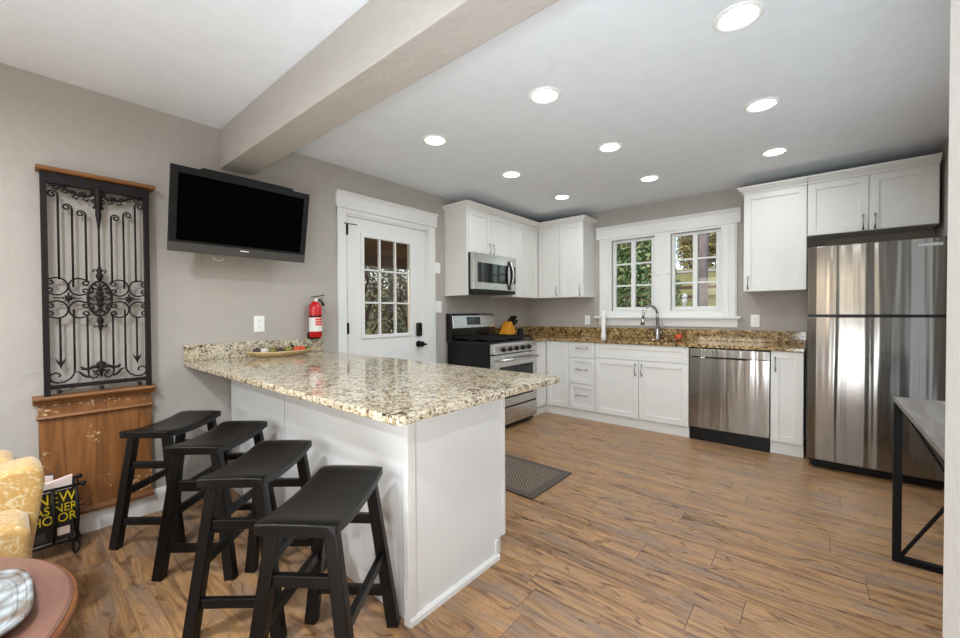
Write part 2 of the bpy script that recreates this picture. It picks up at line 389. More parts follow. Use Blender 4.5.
def text_mesh(txt, size, depth=.0006, align='CENTER'):
    cu = bpy.data.curves.new('txt', 'FONT'); cu.body = txt; cu.size = size; cu.extrude = depth; cu.align_x = align; cu.align_y = 'CENTER'
    o = bpy.data.objects.new('txt', cu); COL.objects.link(o)
    dg = bpy.context.evaluated_depsgraph_get(); dg.update()
    me = bpy.data.meshes.new_from_object(o.evaluated_get(dg)); bpy.data.objects.remove(o)
    return me

# ------------------------------------------------------------------ the room
CZ = 2.486
struct(MB().box(-.16, 5.6, -8.1, .16, -.12, 0).build('floor', 'floor', loc=(0, 0, 0)), 'wide plank floor of brown rustic hand scraped boards', 'floor')
struct(MB().box(-.16, 5.6, -8.1, .16, CZ, CZ+.12).build('ceiling', 'ceil'), 'white textured ceiling with recessed lights', 'ceiling')
# left wall with the door opening
DY0, DY1, DZ = -2.945, -1.98, 2.095
w = MB()
w.box(-.16, 0, -8.1, DY0, 0, CZ); w.box(-.16, 0, DY1, .16, 0, CZ); w.box(-.16, 0, DY0, DY1, DZ, CZ)
struct(w.build('wall_left', 'wall'), 'greige textured plaster wall with the half glass door', 'wall')
# back wall with two windows
WX = [(1.189, 1.698), (1.87, 2.359)]; WZ0, WZ1 = 1.235, 2.10
w = MB()
w.box(0, WX[0][0], 0, .16, 0, CZ); w.box(WX[0][1], WX[1][0], 0, .16, 0, CZ); w.box(WX[1][1], 3.86, 0, .16, 0, CZ)
for a, b in WX: w.box(a, b, 0, .16, 0, WZ0); w.box(a, b, 0, .16, WZ1, CZ)
struct(w.build('wall_back', 'wall'), 'greige plaster wall behind the sink with two casement windows', 'wall')
struct(MB().box(3.86, 4.0, -3.38, -2.95, 0, CZ).box(3.86, 4.0, -1.25, .16, 0, CZ).box(3.86, 4.0, -2.95, -1.25, 2.1, CZ).box(3.86, 4.0, -2.95, -1.25, 0, .3).build('wall_right', 'wall'), 'greige kitchen side wall beside the refrigerator', 'wall')
struct(MB().box(3.376, 5.6, -3.89, -3.38, 0, CZ).build('wall_partition', 'post', bevel=.012, seg=3), 'white textured plaster wall end at right edge', 'wall')
# living room behind the camera
w = MB()
w.box(0, .5, -8.1, -7.95, 0, CZ); w.box(2.1, 3.0, -8.1, -7.95, 0, CZ); w.box(4.6, 5.6, -8.1, -7.95, 0, CZ)
for a, b in ((.5, 2.1), (3.0, 4.6)): w.box(a, b, -8.1, -7.95, 0, .8); w.box(a, b, -8.1, -7.95, 2.2, CZ)
struct(w.build('wall_front', 'wall'))
struct(MB().box(5.45, 5.6, -7.95, -3.89, 0, CZ).build('wall_side', 'wall'))
# dropped beam
struct(MB().box(0, 5.45, -3.887, -3.69, 2.22, CZ-.001).build('ceiling_beam', 'wall', bevel=.006), 'boxed plaster ceiling beam crossing above the peninsula', 'beam')
# baseboards
struct(MB().prism([(0, 0), (.016, 0), (.016, .115), (.01, .135), (0, .14)], 'Y', -7.95, -3.86).build('baseboard_left', 'trim'))
struct(MB().prism([(0, 0), (.016, 0), (.016, .115), (.01, .135), (0, .14)], 'Y', -3.14, -3.03).build('baseboard_left', 'trim'))

# ---- door
def make_door():
    d = bpy.data.objects.new('door_1', None); COL.objects.link(d); d.location = (0, -2.46, 0)
    struct(d, 'white entry door with nine pane window and black hardware', 'door')
    f = MB()
    f.box(-.002, .02, -3.022, DY0+.002, 0, 2.13); f.box(-.002, .02, DY1-.002, -1.885, 0, 2.13)
    f.box(-.002, .012, -3.022, -1.885, DZ-.005, 2.135)
    f.box(-.16, -.0, DY0-.001, DY0+.02, 0, DZ); f.box(-.16, -.0, DY1-.02, DY1+.001, 0, DZ); f.box(-.16, -.0, DY0, DY1, DZ-.02, DZ+.001)
    f.build('door_casing', 'trim', d, .003)
    h = MB(); h.prism([(-.002, 2.13), (.03, 2.13), (.03, 2.142), (.024, 2.15), (.024, 2.225), (.032, 2.245), (.048, 2.262), (.05, 2.27), (-.002, 2.27)], 'Y', -3.035, -1.862)
    h.build('door_header', 'trim', d, .001)
    y0, y1 = DY0+.024, DY1-.024; g0, g1, k0, k1 = -2.757, -2.213, 1.02, 1.917
    s = MB(); X0, X1 = -.05, -.006
    s.box(X0, X1, y0, g0, .01, DZ-.024); s.box(X0, X1, g1, y1, .01, DZ-.024); s.box(X0, X1, g0, g1, .01, k0); s.box(X0, X1, g0, g1, k1, DZ-.024)
    sl = s.build('door_slab', 'trim', d, .001)
    s = MB()
    for a, b, c, e in ((g0-.028, g0+.006, k0-.028, k1+.028), (g1-.006, g1+.028, k0-.028, k1+.028), (g0, g1, k0-.028, k0+.006), (g0, g1, k1-.006, k1+.028)): s.box(-.01, .006, a, b, c, e)
    s.build('glazing_frame', 'trim', d, .003)
    s = MB()
    for i in (1, 2):
        yy = g0+(g1-g0)*i/3; s.box(-.036, -.004, yy-.008, yy+.008, k0, k1)
        zz = k0+(k1-k0)*i/3; s.box(-.036, -.004, g0, g1, zz-.008, zz+.008)
    s.build('muntin', 'trim', d, .002)
    for i in range(3):
        for j in range(3):
            a = g0+(g1-g0)*i/3; c = k0+(k1-k0)*j/3
            MB().box(-.024, -.02, a+.008, a+(g1-g0)/3-.008, c+.008, c+(k1-k0)/3-.008).build('glass_pane', 'glass', d)
    # recessed lower panel mouldings
    s = MB()
    for a, b in ((-2.77, -2.5), (-2.44, -2.17)):
        for q in ((a, b, .25, .27), (a, b, .70, .72), (a, a+.02, .25, .72), (b-.02, b, .25, .72)): s.box(-.008, .0, q[0], q[1], q[2], q[3])
    s.build('panel_moulding', 'trim', d, .003)
    for z in (1.955, 1.09, .2):
        MB().tube([(.012, DY0+.018, z-.05), (.012, DY0+.018, z+.05)], .008, 10).box(-.004, .003, DY0+.006, DY0+.034, z-.045, z+.045).build('hinge', 'black_metal', d)
    MB().tube([(.014, DY0+.012, 2.0), (.03, DY0+.05, 2.0), (.035, DY0+.1, 2.0)], .004, 8).tube([(.014, DY0+.012, 2.0), (.03, DY0-.02, 2.0)], .004, 8).build('hinge_stop', 'black_metal', d)
    k = MB().box(-.006, .024, -2.145, -2.075, .985, 1.125).build('keypad_lock', 'black', d, .018, seg=4)
    MB().box(.024, .027, -2.135, -2.085, 1.03, 1.105).build('keypad', 'black_gloss', k, .006)
    kn = MB().lathe([(.034, -.006), (.034, .006), (.012, .012), (.012, .035), (.026, .042), (.03, .055), (.024, .068), (.0, .07)], (0, -2.11, .905), 20, 'X').build('door_knob', 'black_metal', d, smooth=True)
    MB().bar((.05, -2.115, .905), (.055, -2.05, .9), .016, .02).build('lever', 'black_metal', kn, .003)
make_door()

# ---- windows
def casing():
    c = bpy.data.objects.new('trim_1', None); COL.objects.link(c); c.location = (1.766, 0, 1.05)
    struct(c, 'white casing around the pair of kitchen windows', 'window trim')
    f = MB(); t = -.02
    f.box(1.035, WX[0][0], t, .002, 1.16, 2.13); f.box(WX[0][1], WX[1][0], t, .002, 1.16, 2.13); f.box(WX[1][1], 2.505, t, .002, 1.16, 2.13)
    for a, b in WX: f.box(a, b, t, .002, 1.16, WZ0); f.box(a, b, t, .002, WZ1, 2.13)
    f.build('casing_board', 'trim', c, .002)
    f = MB()
    for x in (1.05, 1.165, 2.375, 2.43, 2.487): f.box(x-.006, x+.006, t-.008, t+.001, 1.175, 2.13)
    f.build('casing_bead', 'trim', c, .003)
    MB().prism([(.002, 2.127), (-.032, 2.127), (-.032, 2.138), (-.026, 2.146), (-.026, 2.235), (-.034, 2.25), (-.05, 2.266), (-.052, 2.277), (.002, 2.277)], 'X', .998, 2.537).build('window_header', 'trim', c, .001)
    MB().box(.985, 2.548, -.07, .002, 1.145, 1.172).build('window_sill', 'trim', c, .006)
    MB().prism([(.002, 1.056), (-.018, 1.056), (-.022, 1.07), (-.022, 1.145), (.002, 1.145)], 'X', 1.03, 2.515).build('window_apron', 'trim', c, .002)
casing()
def window(i, x0, x1, p0, p1, bar, latch_x):
    wd = bpy.data.objects.new('window_%d' % i, None); COL.objects.link(wd); wd.location = ((x0+x1)/2, .05, WZ0)
    struct(wd, ['left six pane casement window looking onto green shrubs', 'right six pane casement window looking onto tree trunk'][i-1], 'window')
    f = MB(); y0, y1 = .03, .07; zb, zt = 1.28, 2.066
    f.box(x0, p0, y0, y1, WZ0, WZ1); f.box(p1, x1, y0, y1, WZ0, WZ1); f.box(p0, p1, y0, y1, WZ0, zb); f.box(p0, p1, y0, y1, zt, WZ1)
    f.build('sash', 'trim', wd, .003)
    f = MB(); xm = (p0+p1)/2
    f.box(xm-bar/2, xm+bar/2, y0+.002, y1-.002, zb, zt)
    for k in (1, 2):
        z = zb+(zt-zb)*k/3; f.box(p0, p1, y0+.004, y1-.004, z-.01, z+.01)
    f.build('muntin', 'trim', wd, .002)
    for a, b in ((p0, xm-bar/2), (xm+bar/2, p1)):
        for k in range(3):
            z0 = zb+(zt-zb)*k/3; z1 = zb+(zt-zb)*(k+1)/3
            MB().box(a, b, .048, .052, z0+(.01 if k else 0), z1-(.01 if k < 2 else 0)).build('glass_pane', 'glass', wd)
    MB().box(latch_x-.02, latch_x+.02, -.034, -.018, 1.655, 1.67).box(latch_x-.008, latch_x+.008, -.03, -.018, 1.64, 1.685).build('latch', 'trim', wd, .003)
window(1, WX[0][0], WX[0][1], 1.227, 1.649, .05, 1.735)
window(2, WX[1][0], WX[1][1], 1.905, 2.311, .045, 1.835)

# ------------------------------------------------------------------ recessed lights
rows = [(-2.805, 'front row'), (-1.845, 'middle row'), (-.9, 'back row')]; colsx = [(.99, 'left'), (1.915, 'middle'), (2.87, 'right')]
nm = {(-2.805, .99): 'round recessed ceiling light nearest the entry door header', (-2.805, 1.915): 'round recessed ceiling light above the peninsula end, between beam and sink wall',
      (-2.805, 2.87): 'largest round recessed ceiling light, topmost at right of the beam', (-1.845, .99): 'round recessed ceiling light in front of the cabinet over the microwave',
      (-1.845, 1.915): 'round recessed ceiling light at the centre of the three by three grid', (-1.845, 2.87): 'round recessed ceiling light at right, second from the refrigerator cabinets',
      (-.9, .99): 'smallest round recessed ceiling light, by the corner wall cabinets', (-.9, 1.915): 'round recessed ceiling light in front of the window header', (-.9, 2.87): 'round recessed ceiling light nearest the cabinets above the refrigerator'}
for y, _ in rows:
    for x, _ in colsx:
        t = thing('recessed_light', (x, y, CZ), nm[(y, x)], 'ceiling light', 'recessed lights in the kitchen ceiling')
        MB().lathe([(.094, .002), (.094, -.004), (.084, -.009), (.067, -.004), (.067, .002)], (x, y, CZ), 32, ring=True).build('trim_ring', 'plate', t, smooth=True)
        MB().lathe([(.067, -.002), (.066, -.005), (.0, -.0055)], (x, y, CZ), 32).build('lens', 'lens', t)
        area('downlight', (x, y, CZ-.012), (0, 0, 0), .15, .15, DOWN_W, (.88, .95, 1), 'DISK', 170)
for x, y in ((1.45, -5.35), (3.0, -5.7), (1.1, -6.8), (3.0, -6.8), (4.5, -5.3)):
    area('downlight', (x, y, CZ-.012), (0, 0, 0), .15, .15, LIV_W, (.88, .95, 1), 'DISK', 170)

# ------------------------------------------------------------------ cabinets
def shaker(face, a0, a1, z0, z1, f, t=.02, rail=.056):
    """shaker front; face 'X' looks to +X at x=f, face 'Y' looks to -Y at y=f"""
    m = MB()
    def bx(p, q, r, s, d0, d1):
        if face == 'X': m.box(f-t+d0, f-d1, p, q, r, s)
        else: m.box(p, q, f+d1, f+t-d0, r, s)
    rl = min(rail, (z1-z0)*.3); 
    bx(a0, a0+rail, z0, z1, 0, 0); bx(a1-rail, a1, z0, z1, 0, 0)
    bx(a0+rail, a1-rail, z0, z0+rl, 0, 0); bx(a0+rail, a1-rail, z1-rl, z1, 0, 0)
    bx(a0+rail-.001, a1-rail+.001, z0+rl-.001, z1-rl+.001, .001, .011)
    return m
def pull(face, a, z, f, L=.1, vert=True):
    m = MB(); pts = []
    for k in range(11):
        u = -1+2*k/10; d = .006+.024*(1-abs(u)**2.6); s = u*L/2
        pa, pz = (a, z+s) if vert else (a+s, z)
        pts.append((f+d, pa, pz) if face == 'X' else (pa, f-d, pz))
    rs = [.0062 if abs(k-5) > 3 else .0042 for k in range(11)]
    m.tube(pts, rs, 8)
    for e in (-1, 1):
        pa, pz = (a, z+e*L/2) if vert else (a+e*L/2, z)
        p = Vector((f, pa, pz) if face == 'X' else (pa, f, pz)); q = p+Vector((.012, 0, 0) if face == 'X' else (0, -.012, 0))
        m.tube([p, q], .0065, 8)
    return m
G = .0025
def door(root, face, a0, a1, z0, z1, f, hp=None, hz=None, name='door', vert=True, L=.115, rail=.056):
    d = shaker(face, a0+G, a1-G, z0+G, z1-G, f, rail=rail).build(name, 'white', root, .0015)
    if hp is not None: pull(face, hp, hz, f, L, vert).build('handle', 'nickel', d, smooth=True)
    return d
CROWN = [(0, 2.325), (.004, 2.325), (.006, 2.338), (.016, 2.345), (.034, 2.362), (.046, 2.374), (.05, 2.386), (0, 2.386)]
def crown(root, path):
    """crown moulding swept along a path of (x,y,nx,ny): n points outward (mitred at corners)"""
    m = MB(); rings = []
    for x, y, nx, ny in path: rings.append([m.bm.verts.new((x+nx*d, y+ny*d, z)) for d, z in CROWN])
    for i in range(len(rings)-1):
        for k in range(len(CROWN)): m.bm.faces.new((rings[i][k], rings[i][(k+1) % len(CROWN)], rings[i+1][(k+1) % len(CROWN)], rings[i+1][k]))
    m.bm.faces.new(rings[0][::-1]); m.bm.faces.new(rings[-1]); return m.build('crown_moulding', 'white', root)
UZ0, UZ1, UF = 1.408, 2.33, .33
gu = 'white wall cabinets'
# over the microwave
t = thing('wall_cabinet', (.15, -1.34, UZ0), 'white two door wall cabinet above the microwave with tall side panel', 'cabinet', gu)
b = MB(); b.box(.002, UF-.02, -1.703, -.922, 1.862, 2.386); b.build('body', 'white', t, .0015)
s = MB(); s.box(.002, UF-.002, -1.7234, -1.7045, UZ0, 2.386)
for q in ((.002, .05, UZ0, 2.33), (UF-.05, UF-.002, UZ0, 2.33), (.05, UF-.05, UZ0, UZ0+.055), (.05, UF-.05, 2.27, 2.33)): s.box(q[0], q[1], -1.7284, -1.7234, q[2], q[3])
s.build('side_panel', 'white', t, .0012)
door(t, 'X', -1.703, -1.325, 1.862, 2.325, UF, -1.36, 1.93); door(t, 'X', -1.325, -.922, 1.862, 2.325, UF, -1.29, 1.93)
crown(t, [(.002, -1.7234, 0, -1), (UF, -1.7234, 1, -1), (UF, -.922, 1, 0)])
# corner
t = thing('wall_cabinet', (.2, -.4, UZ0), 'white corner wall cabinet right of the microwave, narrow doors without handles', 'cabinet', gu)
b = MB(); b.box(.002, UF-.02, -.92, -.002, UZ0, 2.386); b.build('body', 'white', t, .0015)
door(t, 'X', -.92, -.60, UZ0, 2.325, UF); door(t, 'X', -.60, -UF-.003, UZ0, 2.325, UF, rail=.05)
crown(t, [(UF, -.92, 1, 0), (UF, -UF, 1, -1)])
# left of window
t = thing('wall_cabinet', (.65, -.16, UZ0), 'white two door wall cabinet just left of the window, one handle on each door', 'cabinet', gu)
b = MB(); b.box(UF-.018, .963, -UF+.02, -.002, UZ0, 2.386); b.build('body', 'white', t, .0015)
door(t, 'Y', UF+.003, .645, UZ0, 2.325, -UF, .605, 1.49); door(t, 'Y', .645, .963, UZ0, 2.325, -UF, .925, 1.49)
crown(t, [(UF, -UF, 1, -1), (.963, -UF, 1, -1), (.963, -.002, 1, 0)])
# right of window
t = thing('wall_cabinet', (2.83, -.16, UZ0), 'tall white single door wall cabinet between the window and the refrigerator', 'cabinet', gu)
b = MB(); b.box(2.598, 3.064, -UF+.02, -.002, UZ0, 2.386); b.build('body', 'white', t, .0015)
door(t, 'Y', 2.598, 3.064, UZ0, 2.325, -UF, 2.634, 1.49)
crown(t, [(2.598, -.002, -1, 0), (2.598, -UF, -1, -1), (3.064, -UF, 0, -1)])
t = thing('wall_cabinet', (3.45, -.16, 1.875), 'short white two door wall cabinet above the refrigerator', 'cabinet', gu)
b = MB(); b.box(3.066, 3.836, -UF+.02, -.002, 1.875, 2.386); b.build('body', 'white', t, .0015)
door(t, 'Y', 3.066, 3.452, 1.875, 2.325, -UF, 3.418, 1.945); door(t, 'Y', 3.452, 3.832, 1.875, 2.325, -UF, 3.487, 1.945)
crown(t, [(3.066, -UF, 0, -1), (3.836, -UF, 0, -1)])

BZ = .884; BF = -.62; gb = 'white base cabinets along the sink wall'
def base(label, x0, x1, hollow=False):
    t = thing('base_cabinet', ((x0+x1)/2, -.3, 0), label, 'cabinet', gb)
    m = MB()
    if hollow: m.box(x0, x0+.018, BF+.021, -.002, .1, BZ).box(x1-.018, x1, BF+.021, -.002, .1, BZ).box(x0, x1, BF+.021, -.002, .1, .118).box(x0, x1, -.02, -.002, .1, BZ).box(x0, x1, BF+.021, BF+.04, .69, BZ)
    else: m.box(x0, x1, BF+.021, -.002, .1, BZ)
    m.build('body', 'white', t, .001)
    MB().box(x0, x1, -.595, -.55, 0, .1).build('toe_kick', 'white', t)
    return t
t = thing('base_cabinet', (.45, -.35, 0), 'white corner base cabinet between the range and the drawers', 'cabinet', gb)
MB().box(.002, .599, -.93, -.6, .1, BZ).box(.002, .924, -.6, -.002, .1, BZ).build('body', 'white', t, .001)
MB().box(.54, .585, -.93, -.595, 0, .1).box(.54, .924, -.595, -.55, 0, .1).build('toe_kick', 'white', t)
door(t, 'X', -.93, -.625, .105, BZ-.004, .62); door(t, 'Y', .625, .924, .105, BZ-.004, BF)
t = base('white base cabinet with a stack of three drawers', .925, 1.243)
for z0, z1 in ((.105, .40), (.40, .70), (.70, BZ-.004)):
    door(t, 'Y', .925, 1.243, z0, z1, BF, 1.084, (z0+z1)/2+.02, 'drawer', False, .135, .045)
t = base('white sink base cabinet with long false front over two doors', 1.244, 2.195, True)
door(t, 'Y', 1.244, 2.195, .715, BZ-.004, BF, name='false_front', rail=.05)
door(t, 'Y', 1.244, 1.72, .105, .715, BF, 1.688, .62); door(t, 'Y', 1.72, 2.195, .105, .715, BF, 1.752, .62)
t = base('narrow white base cabinet between dishwasher and refrigerator', 2.832, 3.055)
door(t, 'Y', 2.832, 3.055, .105, BZ-.004, BF, 2.866, .77)
# counter with sink cut-out
ct = thing('kitchen_counter', (1.5, -.3, BZ), 'brown and gold granite counter along the sink wall', 'countertop')
ZC0, ZC1 = .8845, .914
SX0, SX1, SY0, SY1 = 1.36, 2.06, -.53, -.15
m = MB()
m.prism([(.0, -.93), (.645, -.93), (.645, -.645), (SX0, -.645), (SX0, 0), (0, 0)], 'Z', ZC0, ZC1)
m.box(SX1, 3.06, -.645, 0, ZC0, ZC1); m.box(SX0, SX1, -.645, SY0, ZC0, ZC1); m.box(SX0, SX1, SY1, 0, ZC0, ZC1)
m.build('slab', 'granite2', ct, .004)
m = MB(); m.box(.02, 3.06, -.02, 0, ZC1, 1.03); m.box(0, .02, -.93, 0, ZC1, 1.03); m.build('backsplash', 'granite2', ct, .003)
sk = MB()
for q in ((SX0, SX1, SY0-.0, SY0+.004, .70, ZC0), (SX0, SX1, SY1-.004, SY1, .70, ZC0), (SX0, SX0+.004, SY0, SY1, .70, ZC0), (SX1-.004, SX1, SY0, SY1, .70, ZC0), (SX0, SX1, SY0, SY1, .696, .70)): sk.box(*q)
tag(sk.build('sink', 'steel', None, .002), 'stainless undermount sink basin in the granite counter below the windows', 'sink')

# ------------------------------------------------------------------ peninsula
PY0, PY1, PX1 = -3.845, -3.24, 1.93
t = thing('peninsula', (.95, -3.54, 0), 'white panelled breakfast bar peninsula base under the near granite top', 'kitchen peninsula')
m = MB(); m.box(.002, PX1-.02, PY0+.02, PY1, .0, BZ); m.build('body', 'white', t, .001)
m = MB(); m.box(.018, .84, PY0, PY0+.02, 0, BZ); m.build('back_panel', 'panel', t, .001)
m = MB(); m.box(.848, PX1-.022, PY0, PY0+.02, 0, BZ); m.build('back_panel', 'panel', t, .001)
m = MB(); m.prism([(PY0-.012, 0), (-3.297, 0), (-3.297, .1), (-3.232, .1), (-3.232, BZ), (PY0-.012, BZ)], 'X', PX1-.02, PX1); m.build('end_panel', 'panel', t, .001)
m = MB(); m.box(PX1, PX1+.006, PY0-.012, PY0+.022, .03, BZ); m.box(PX1-.022, PX1+.006, PY0-.018, PY0-.012, .0, BZ); m.build('corner_trim', 'white', t, .002)
m = MB(); m.prism([(0, 0), (.014, 0), (.013, .02), (.006, .03), (0, .03)], 'Y', PY0-.012, -3.29)
bmesh.ops.translate(m.bm, verts=m.bm.verts, vec=(PX1, 0, 0)); m.box(PX1, PX1+.01, -3.315, -3.297, .03, .1); m.build('shoe_moulding', 'trim', t)
m = MB(); m.box(PX1, PX1+.004, -3.255, -3.232, .1, BZ); m.build('edge_trim', 'white', t, .001)
for i in range(3):
    a0 = .08+i*.6; a1 = a0+.6
    d = MB(); f = PY1+.02
    d.box(a0+G, a0+.056, PY1, f, .105, .88); d.box(a1-.056, a1-G, PY1, f, .105, .88); d.box(a0, a1, PY1, f, .105, .16); d.box(a0+.05, a1-.05, PY1, f, .825, .88); d.box(a0+.05, a1-.05, PY1, PY1+.009, .15, .83)
    d.build('door', 'white', t, .0015)
t = thing('peninsula_counter', (1.1, -3.63, BZ), 'beige speckled granite bar top with rounded corner and low backsplash', 'countertop')
def rr(x0, x1, y0, y1, r, corners):
    out = []
    for (cx, cy, a), do in zip((((x1-r), (y0+r), -90), ((x1-r), (y1-r), 0), ((x0+r), (y1-r), 90), ((x0+r), (y0+r), 180)), corners):
        if do: out += [(cx+r*math.cos(R(a+q)), cy+r*math.sin(R(a+q))) for q in range(0, 91, 15)]
        else: out.append((cx+r*math.sqrt(2)*math.cos(R(a+45)), cy+r*math.sqrt(2)*math.sin(R(a+45))))
    return out
MB().prism(rr(0, 2.2, -4.113, -3.14, .016, (1, 1, 0, 0)), 'Z', ZC0, ZC1).build('slab', 'granite', t, .006, seg=3)
MB().box(0, .02, -4.113, -3.163, ZC1, 1.022).build('backsplash', 'granite', t, .003)

# ------------------------------------------------------------------ refrigerator
def fridge():
    x0, x1, yf = 3.078, 3.838, -.84
    t = thing('refrigerator', ((x0+x1)/2, -.45, 0), 'stainless steel top freezer refrigerator', 'refrigerator')
    MB().box(x0+.004, x1-.004, yf+.075, -.05, .05, 1.70).build('body', plain('charcoal_side', srgb(70, 68, 66), .5), t, .004)
    def dr(z0, z1):
        m = MB(); n = 14; pts = []
        for k in range(n+1):
            u = -1+2*k/n; x = (x0+x1)/2+u*(x1-x0)/2
            pts.append((x, yf+.016*abs(u)**2+(.012 if abs(u) > .99 else 0)))
        out = pts+[(x1, yf+.07), (x0, yf+.07)]
        m.prism(out, 'Z', z0, z1); return m
    a = dr(1.19, 1.7146).build('freezer_door', 'fridge_steel', t, .006, seg=3)
    MB().box(3.655, 3.775, yf+.001, yf+.012, 1.655, 1.678).build('badge', 'nickel', a, .002)
    dr(.075, 1.176).build('fridge_door', 'fridge_steel', t, .006, seg=3)
    MB().box(x0+.006, x1-.006, yf+.02, yf+.072, 1.174, 1.192).build('door_gasket', 'black', t)
    m = MB(); m.box(x0+.02, x1-.02, yf+.05, yf+.09, .02, .075)
    for k in range(8): m.box(x0+.03, x1-.03, yf+.044, yf+.051, .022+k*.006, .025+k*.006)
    m.build('toe_grille', 'black', t)
    for x in (x0+.06, x1-.06): MB().lathe([(.02, 0), (.02, .02), (.012, .03), (.012, .06)], (x, yf+.12, 0), 12).build('foot', 'black', t)
    for x in (x0+.06, x1-.06): MB().lathe([(.02, 0), (.02, .02), (.012, .03), (.012, .06)], (x, -.12, 0), 12).build('foot', 'black', t)
fridge()

# ------------------------------------------------------------------ dishwasher
def dishwasher():
    x0, x1 = 2.199, 2.828; f = -.635
    t = thing('dishwasher', ((x0+x1)/2, -.3, 0), 'stainless steel dishwasher under the counter', 'dishwasher')
    MB().box(x0+.004, x1-.004, -.60, -.05, .02, .878).build('tub', 'black', t)
    m = MB(); n = 10; pts = [(x0+(x1-x0)*k/n, f+.006*abs(-1+2*k/n)**2) for k in range(n+1)]
    m.prism(pts+[(x1, -.601), (x0, -.601)], 'Z', .125, .794); dd = m.build('door', 'dish_steel', t, .004)
    m = MB(); m.box(x0, x1, f+.004, -.601, .796, .872); m.build('control_panel', 'dish_steel', t, .003)
    m = MB(); m.box(x0+.002, x1-.002, f+.012, -.601, .785, .80); m.build('handle_recess', 'black', t)
    m = MB(); m.prism([(f-.0005, .803), (f+.01, .803), (f+.01, .781), (f-.0005, .785)], 'X', x0+.14, x1-.16); m.build('pocket_handle', 'black_gloss', t, .001)
    m = MB(); m.box(x0+.03, x0+.09, f-.0004, f+.005, .791, .796).box(x0+.03, x0+.09, f-.0004, f+.005, .798, .803); m.build('vent', 'black', t)
    MB().box(x0+.002, x1-.002, -.605, -.56, 0, .12).build('toe_kick', 'black', t, .002)
dishwasher()

# ------------------------------------------------------------------ range
def make_range():
    y0, y1 = -1.722, -.936; xf = .69; yc = (y0+y1)/2
    t = thing('gas_range', (.35, yc, 0), 'stainless and black gas range left of the corner cabinet', 'stove')
    MB().box(.03, .63, y0, y1, .06, .905).build('body', 'black', t, .003)
    m = MB(); m.box(.015, .655, y0-.003, y1+.003, .9, .922); m.build('cooktop', 'black_gloss', t, .005)
    # backguard
    m = MB(); m.prism([(.012, .92), (.09, .92), (.085, 1.05), (.012, 1.05)], 'Y', y0, y1); m.build('backguard_base', 'black_gloss', t, .003)
    m = MB(); m.prism([(.012, 1.05), (.092, 1.05), (.078, 1.19), (.06, 1.212), (.03, 1.216), (.012, 1.216)], 'Y', y0+.03, y1-.012); bg_ = m.build('backguard', 'steel', t, .004)
    MB().prism([(.012, 1.045), (.088, 1.045), (.066, 1.205), (.03, 1.214), (.012, 1.214)], 'Y', y0-.002, y0+.03).build('backguard_end', 'black', t, .003)
    MB().prism([(.075, 1.085), (.0925, 1.085), (.0845, 1.175), (.07, 1.175)], 'Y', yc-.13, yc+.1).build('display', 'black_gloss', bg_, .001)
    # burners and grates
    for bx_, by in ((.22, y0+.19), (.47, y0+.19), (.22, y1-.19), (.47, y1-.19), (.345, yc)):
        MB().lathe([(.055, .0), (.055, .008), (.036, .01), (.036, .02), (.03, .024), (0, .025)], (bx_, by, .92), 20).build('burner', 'black', t, smooth=False)
    for a, b_ in ((y0+.03, y0+.255), (yc-.12, yc+.12), (y1-.255, y1-.03)):
        g = MB(); z = .955
        for yy in (a, (a+b_)/2, b_): g.box(.1, .63, yy-.007, yy+.007, z-.012, z+.006)
        for xx in (.106, .22, .345, .47, .624): g.box(xx-.007, xx+.007, a, b_, z-.014, z+.004)
        for xx in (.106, .624):
            for yy in (a, b_): g.box(xx-.008, xx+.008, yy-.008, yy+.008, .92, z)
        for xx in (.16, .28, .41, .53): g.box(xx-.006, xx+.006, a+.02, b_-.02, z-.008, z+.012)
        g.build('grate', 'black', t, .003)
    # front
    m = MB(); m.prism([(.63, .80), (xf, .80), (xf-.008, .885), (.655, .905), (.63, .905)], 'Y', y0-.002, y1+.002); cp = m.build('control_panel', 'steel', t, .004)
    for k in range(5):
        yy = y0+.15+k*.116
        kn = MB().lathe([(.026, 0), (.026, .006), (.021, .01), (.019, .032), (.0, .034)], (xf-.006, yy, .843), 18, 'X').build('knob', 'black', t, smooth=False)
        MB().box(xf+.024, xf+.031, yy-.004, yy+.004, .826, .86).build('knob_grip', 'nickel', kn, .001)
    dz0, dz1 = .245, .79
    m = MB(); m.box(.63, xf-.005, y0, y1, dz0, dz1); dr = m.build('oven_door', 'steel', t, .004)
    MB().box(xf-.006, xf-.001, y0+.085, y1-.085, .33, .665).build('oven_window', 'dark_glass', dr, .003)
    m = MB(); m.tube([(xf+.04, y0+.04, .735), (xf+.04, y1-.04, .735)], .013, 12)
    for yy in (y0+.06, y1-.06): m.tube([(xf-.006, yy, .735), (xf+.04, yy, .735)], .009, 10)
    m.build('oven_handle', 'steel', dr, smooth=True)
    MB().box(.628, xf-.012, y0+.004, y1-.004, .228, .247).build('door_gap', 'black', t)
    MB().box(.63, xf-.004, y0, y1, .06, .23).build('drawer', 'steel', t, .005)
    MB().box(.55, .64, y0+.01, y1-.01, .02, .06).build('kick', 'black', t)
    for xx in (.08, .58):
        for yy in (y0+.05, y1-.05): MB().lathe([(.018, 0), (.018, .015), (.01, .02), (.01, .062)], (xx, yy, 0), 10).build('foot', 'black', t)
make_range()

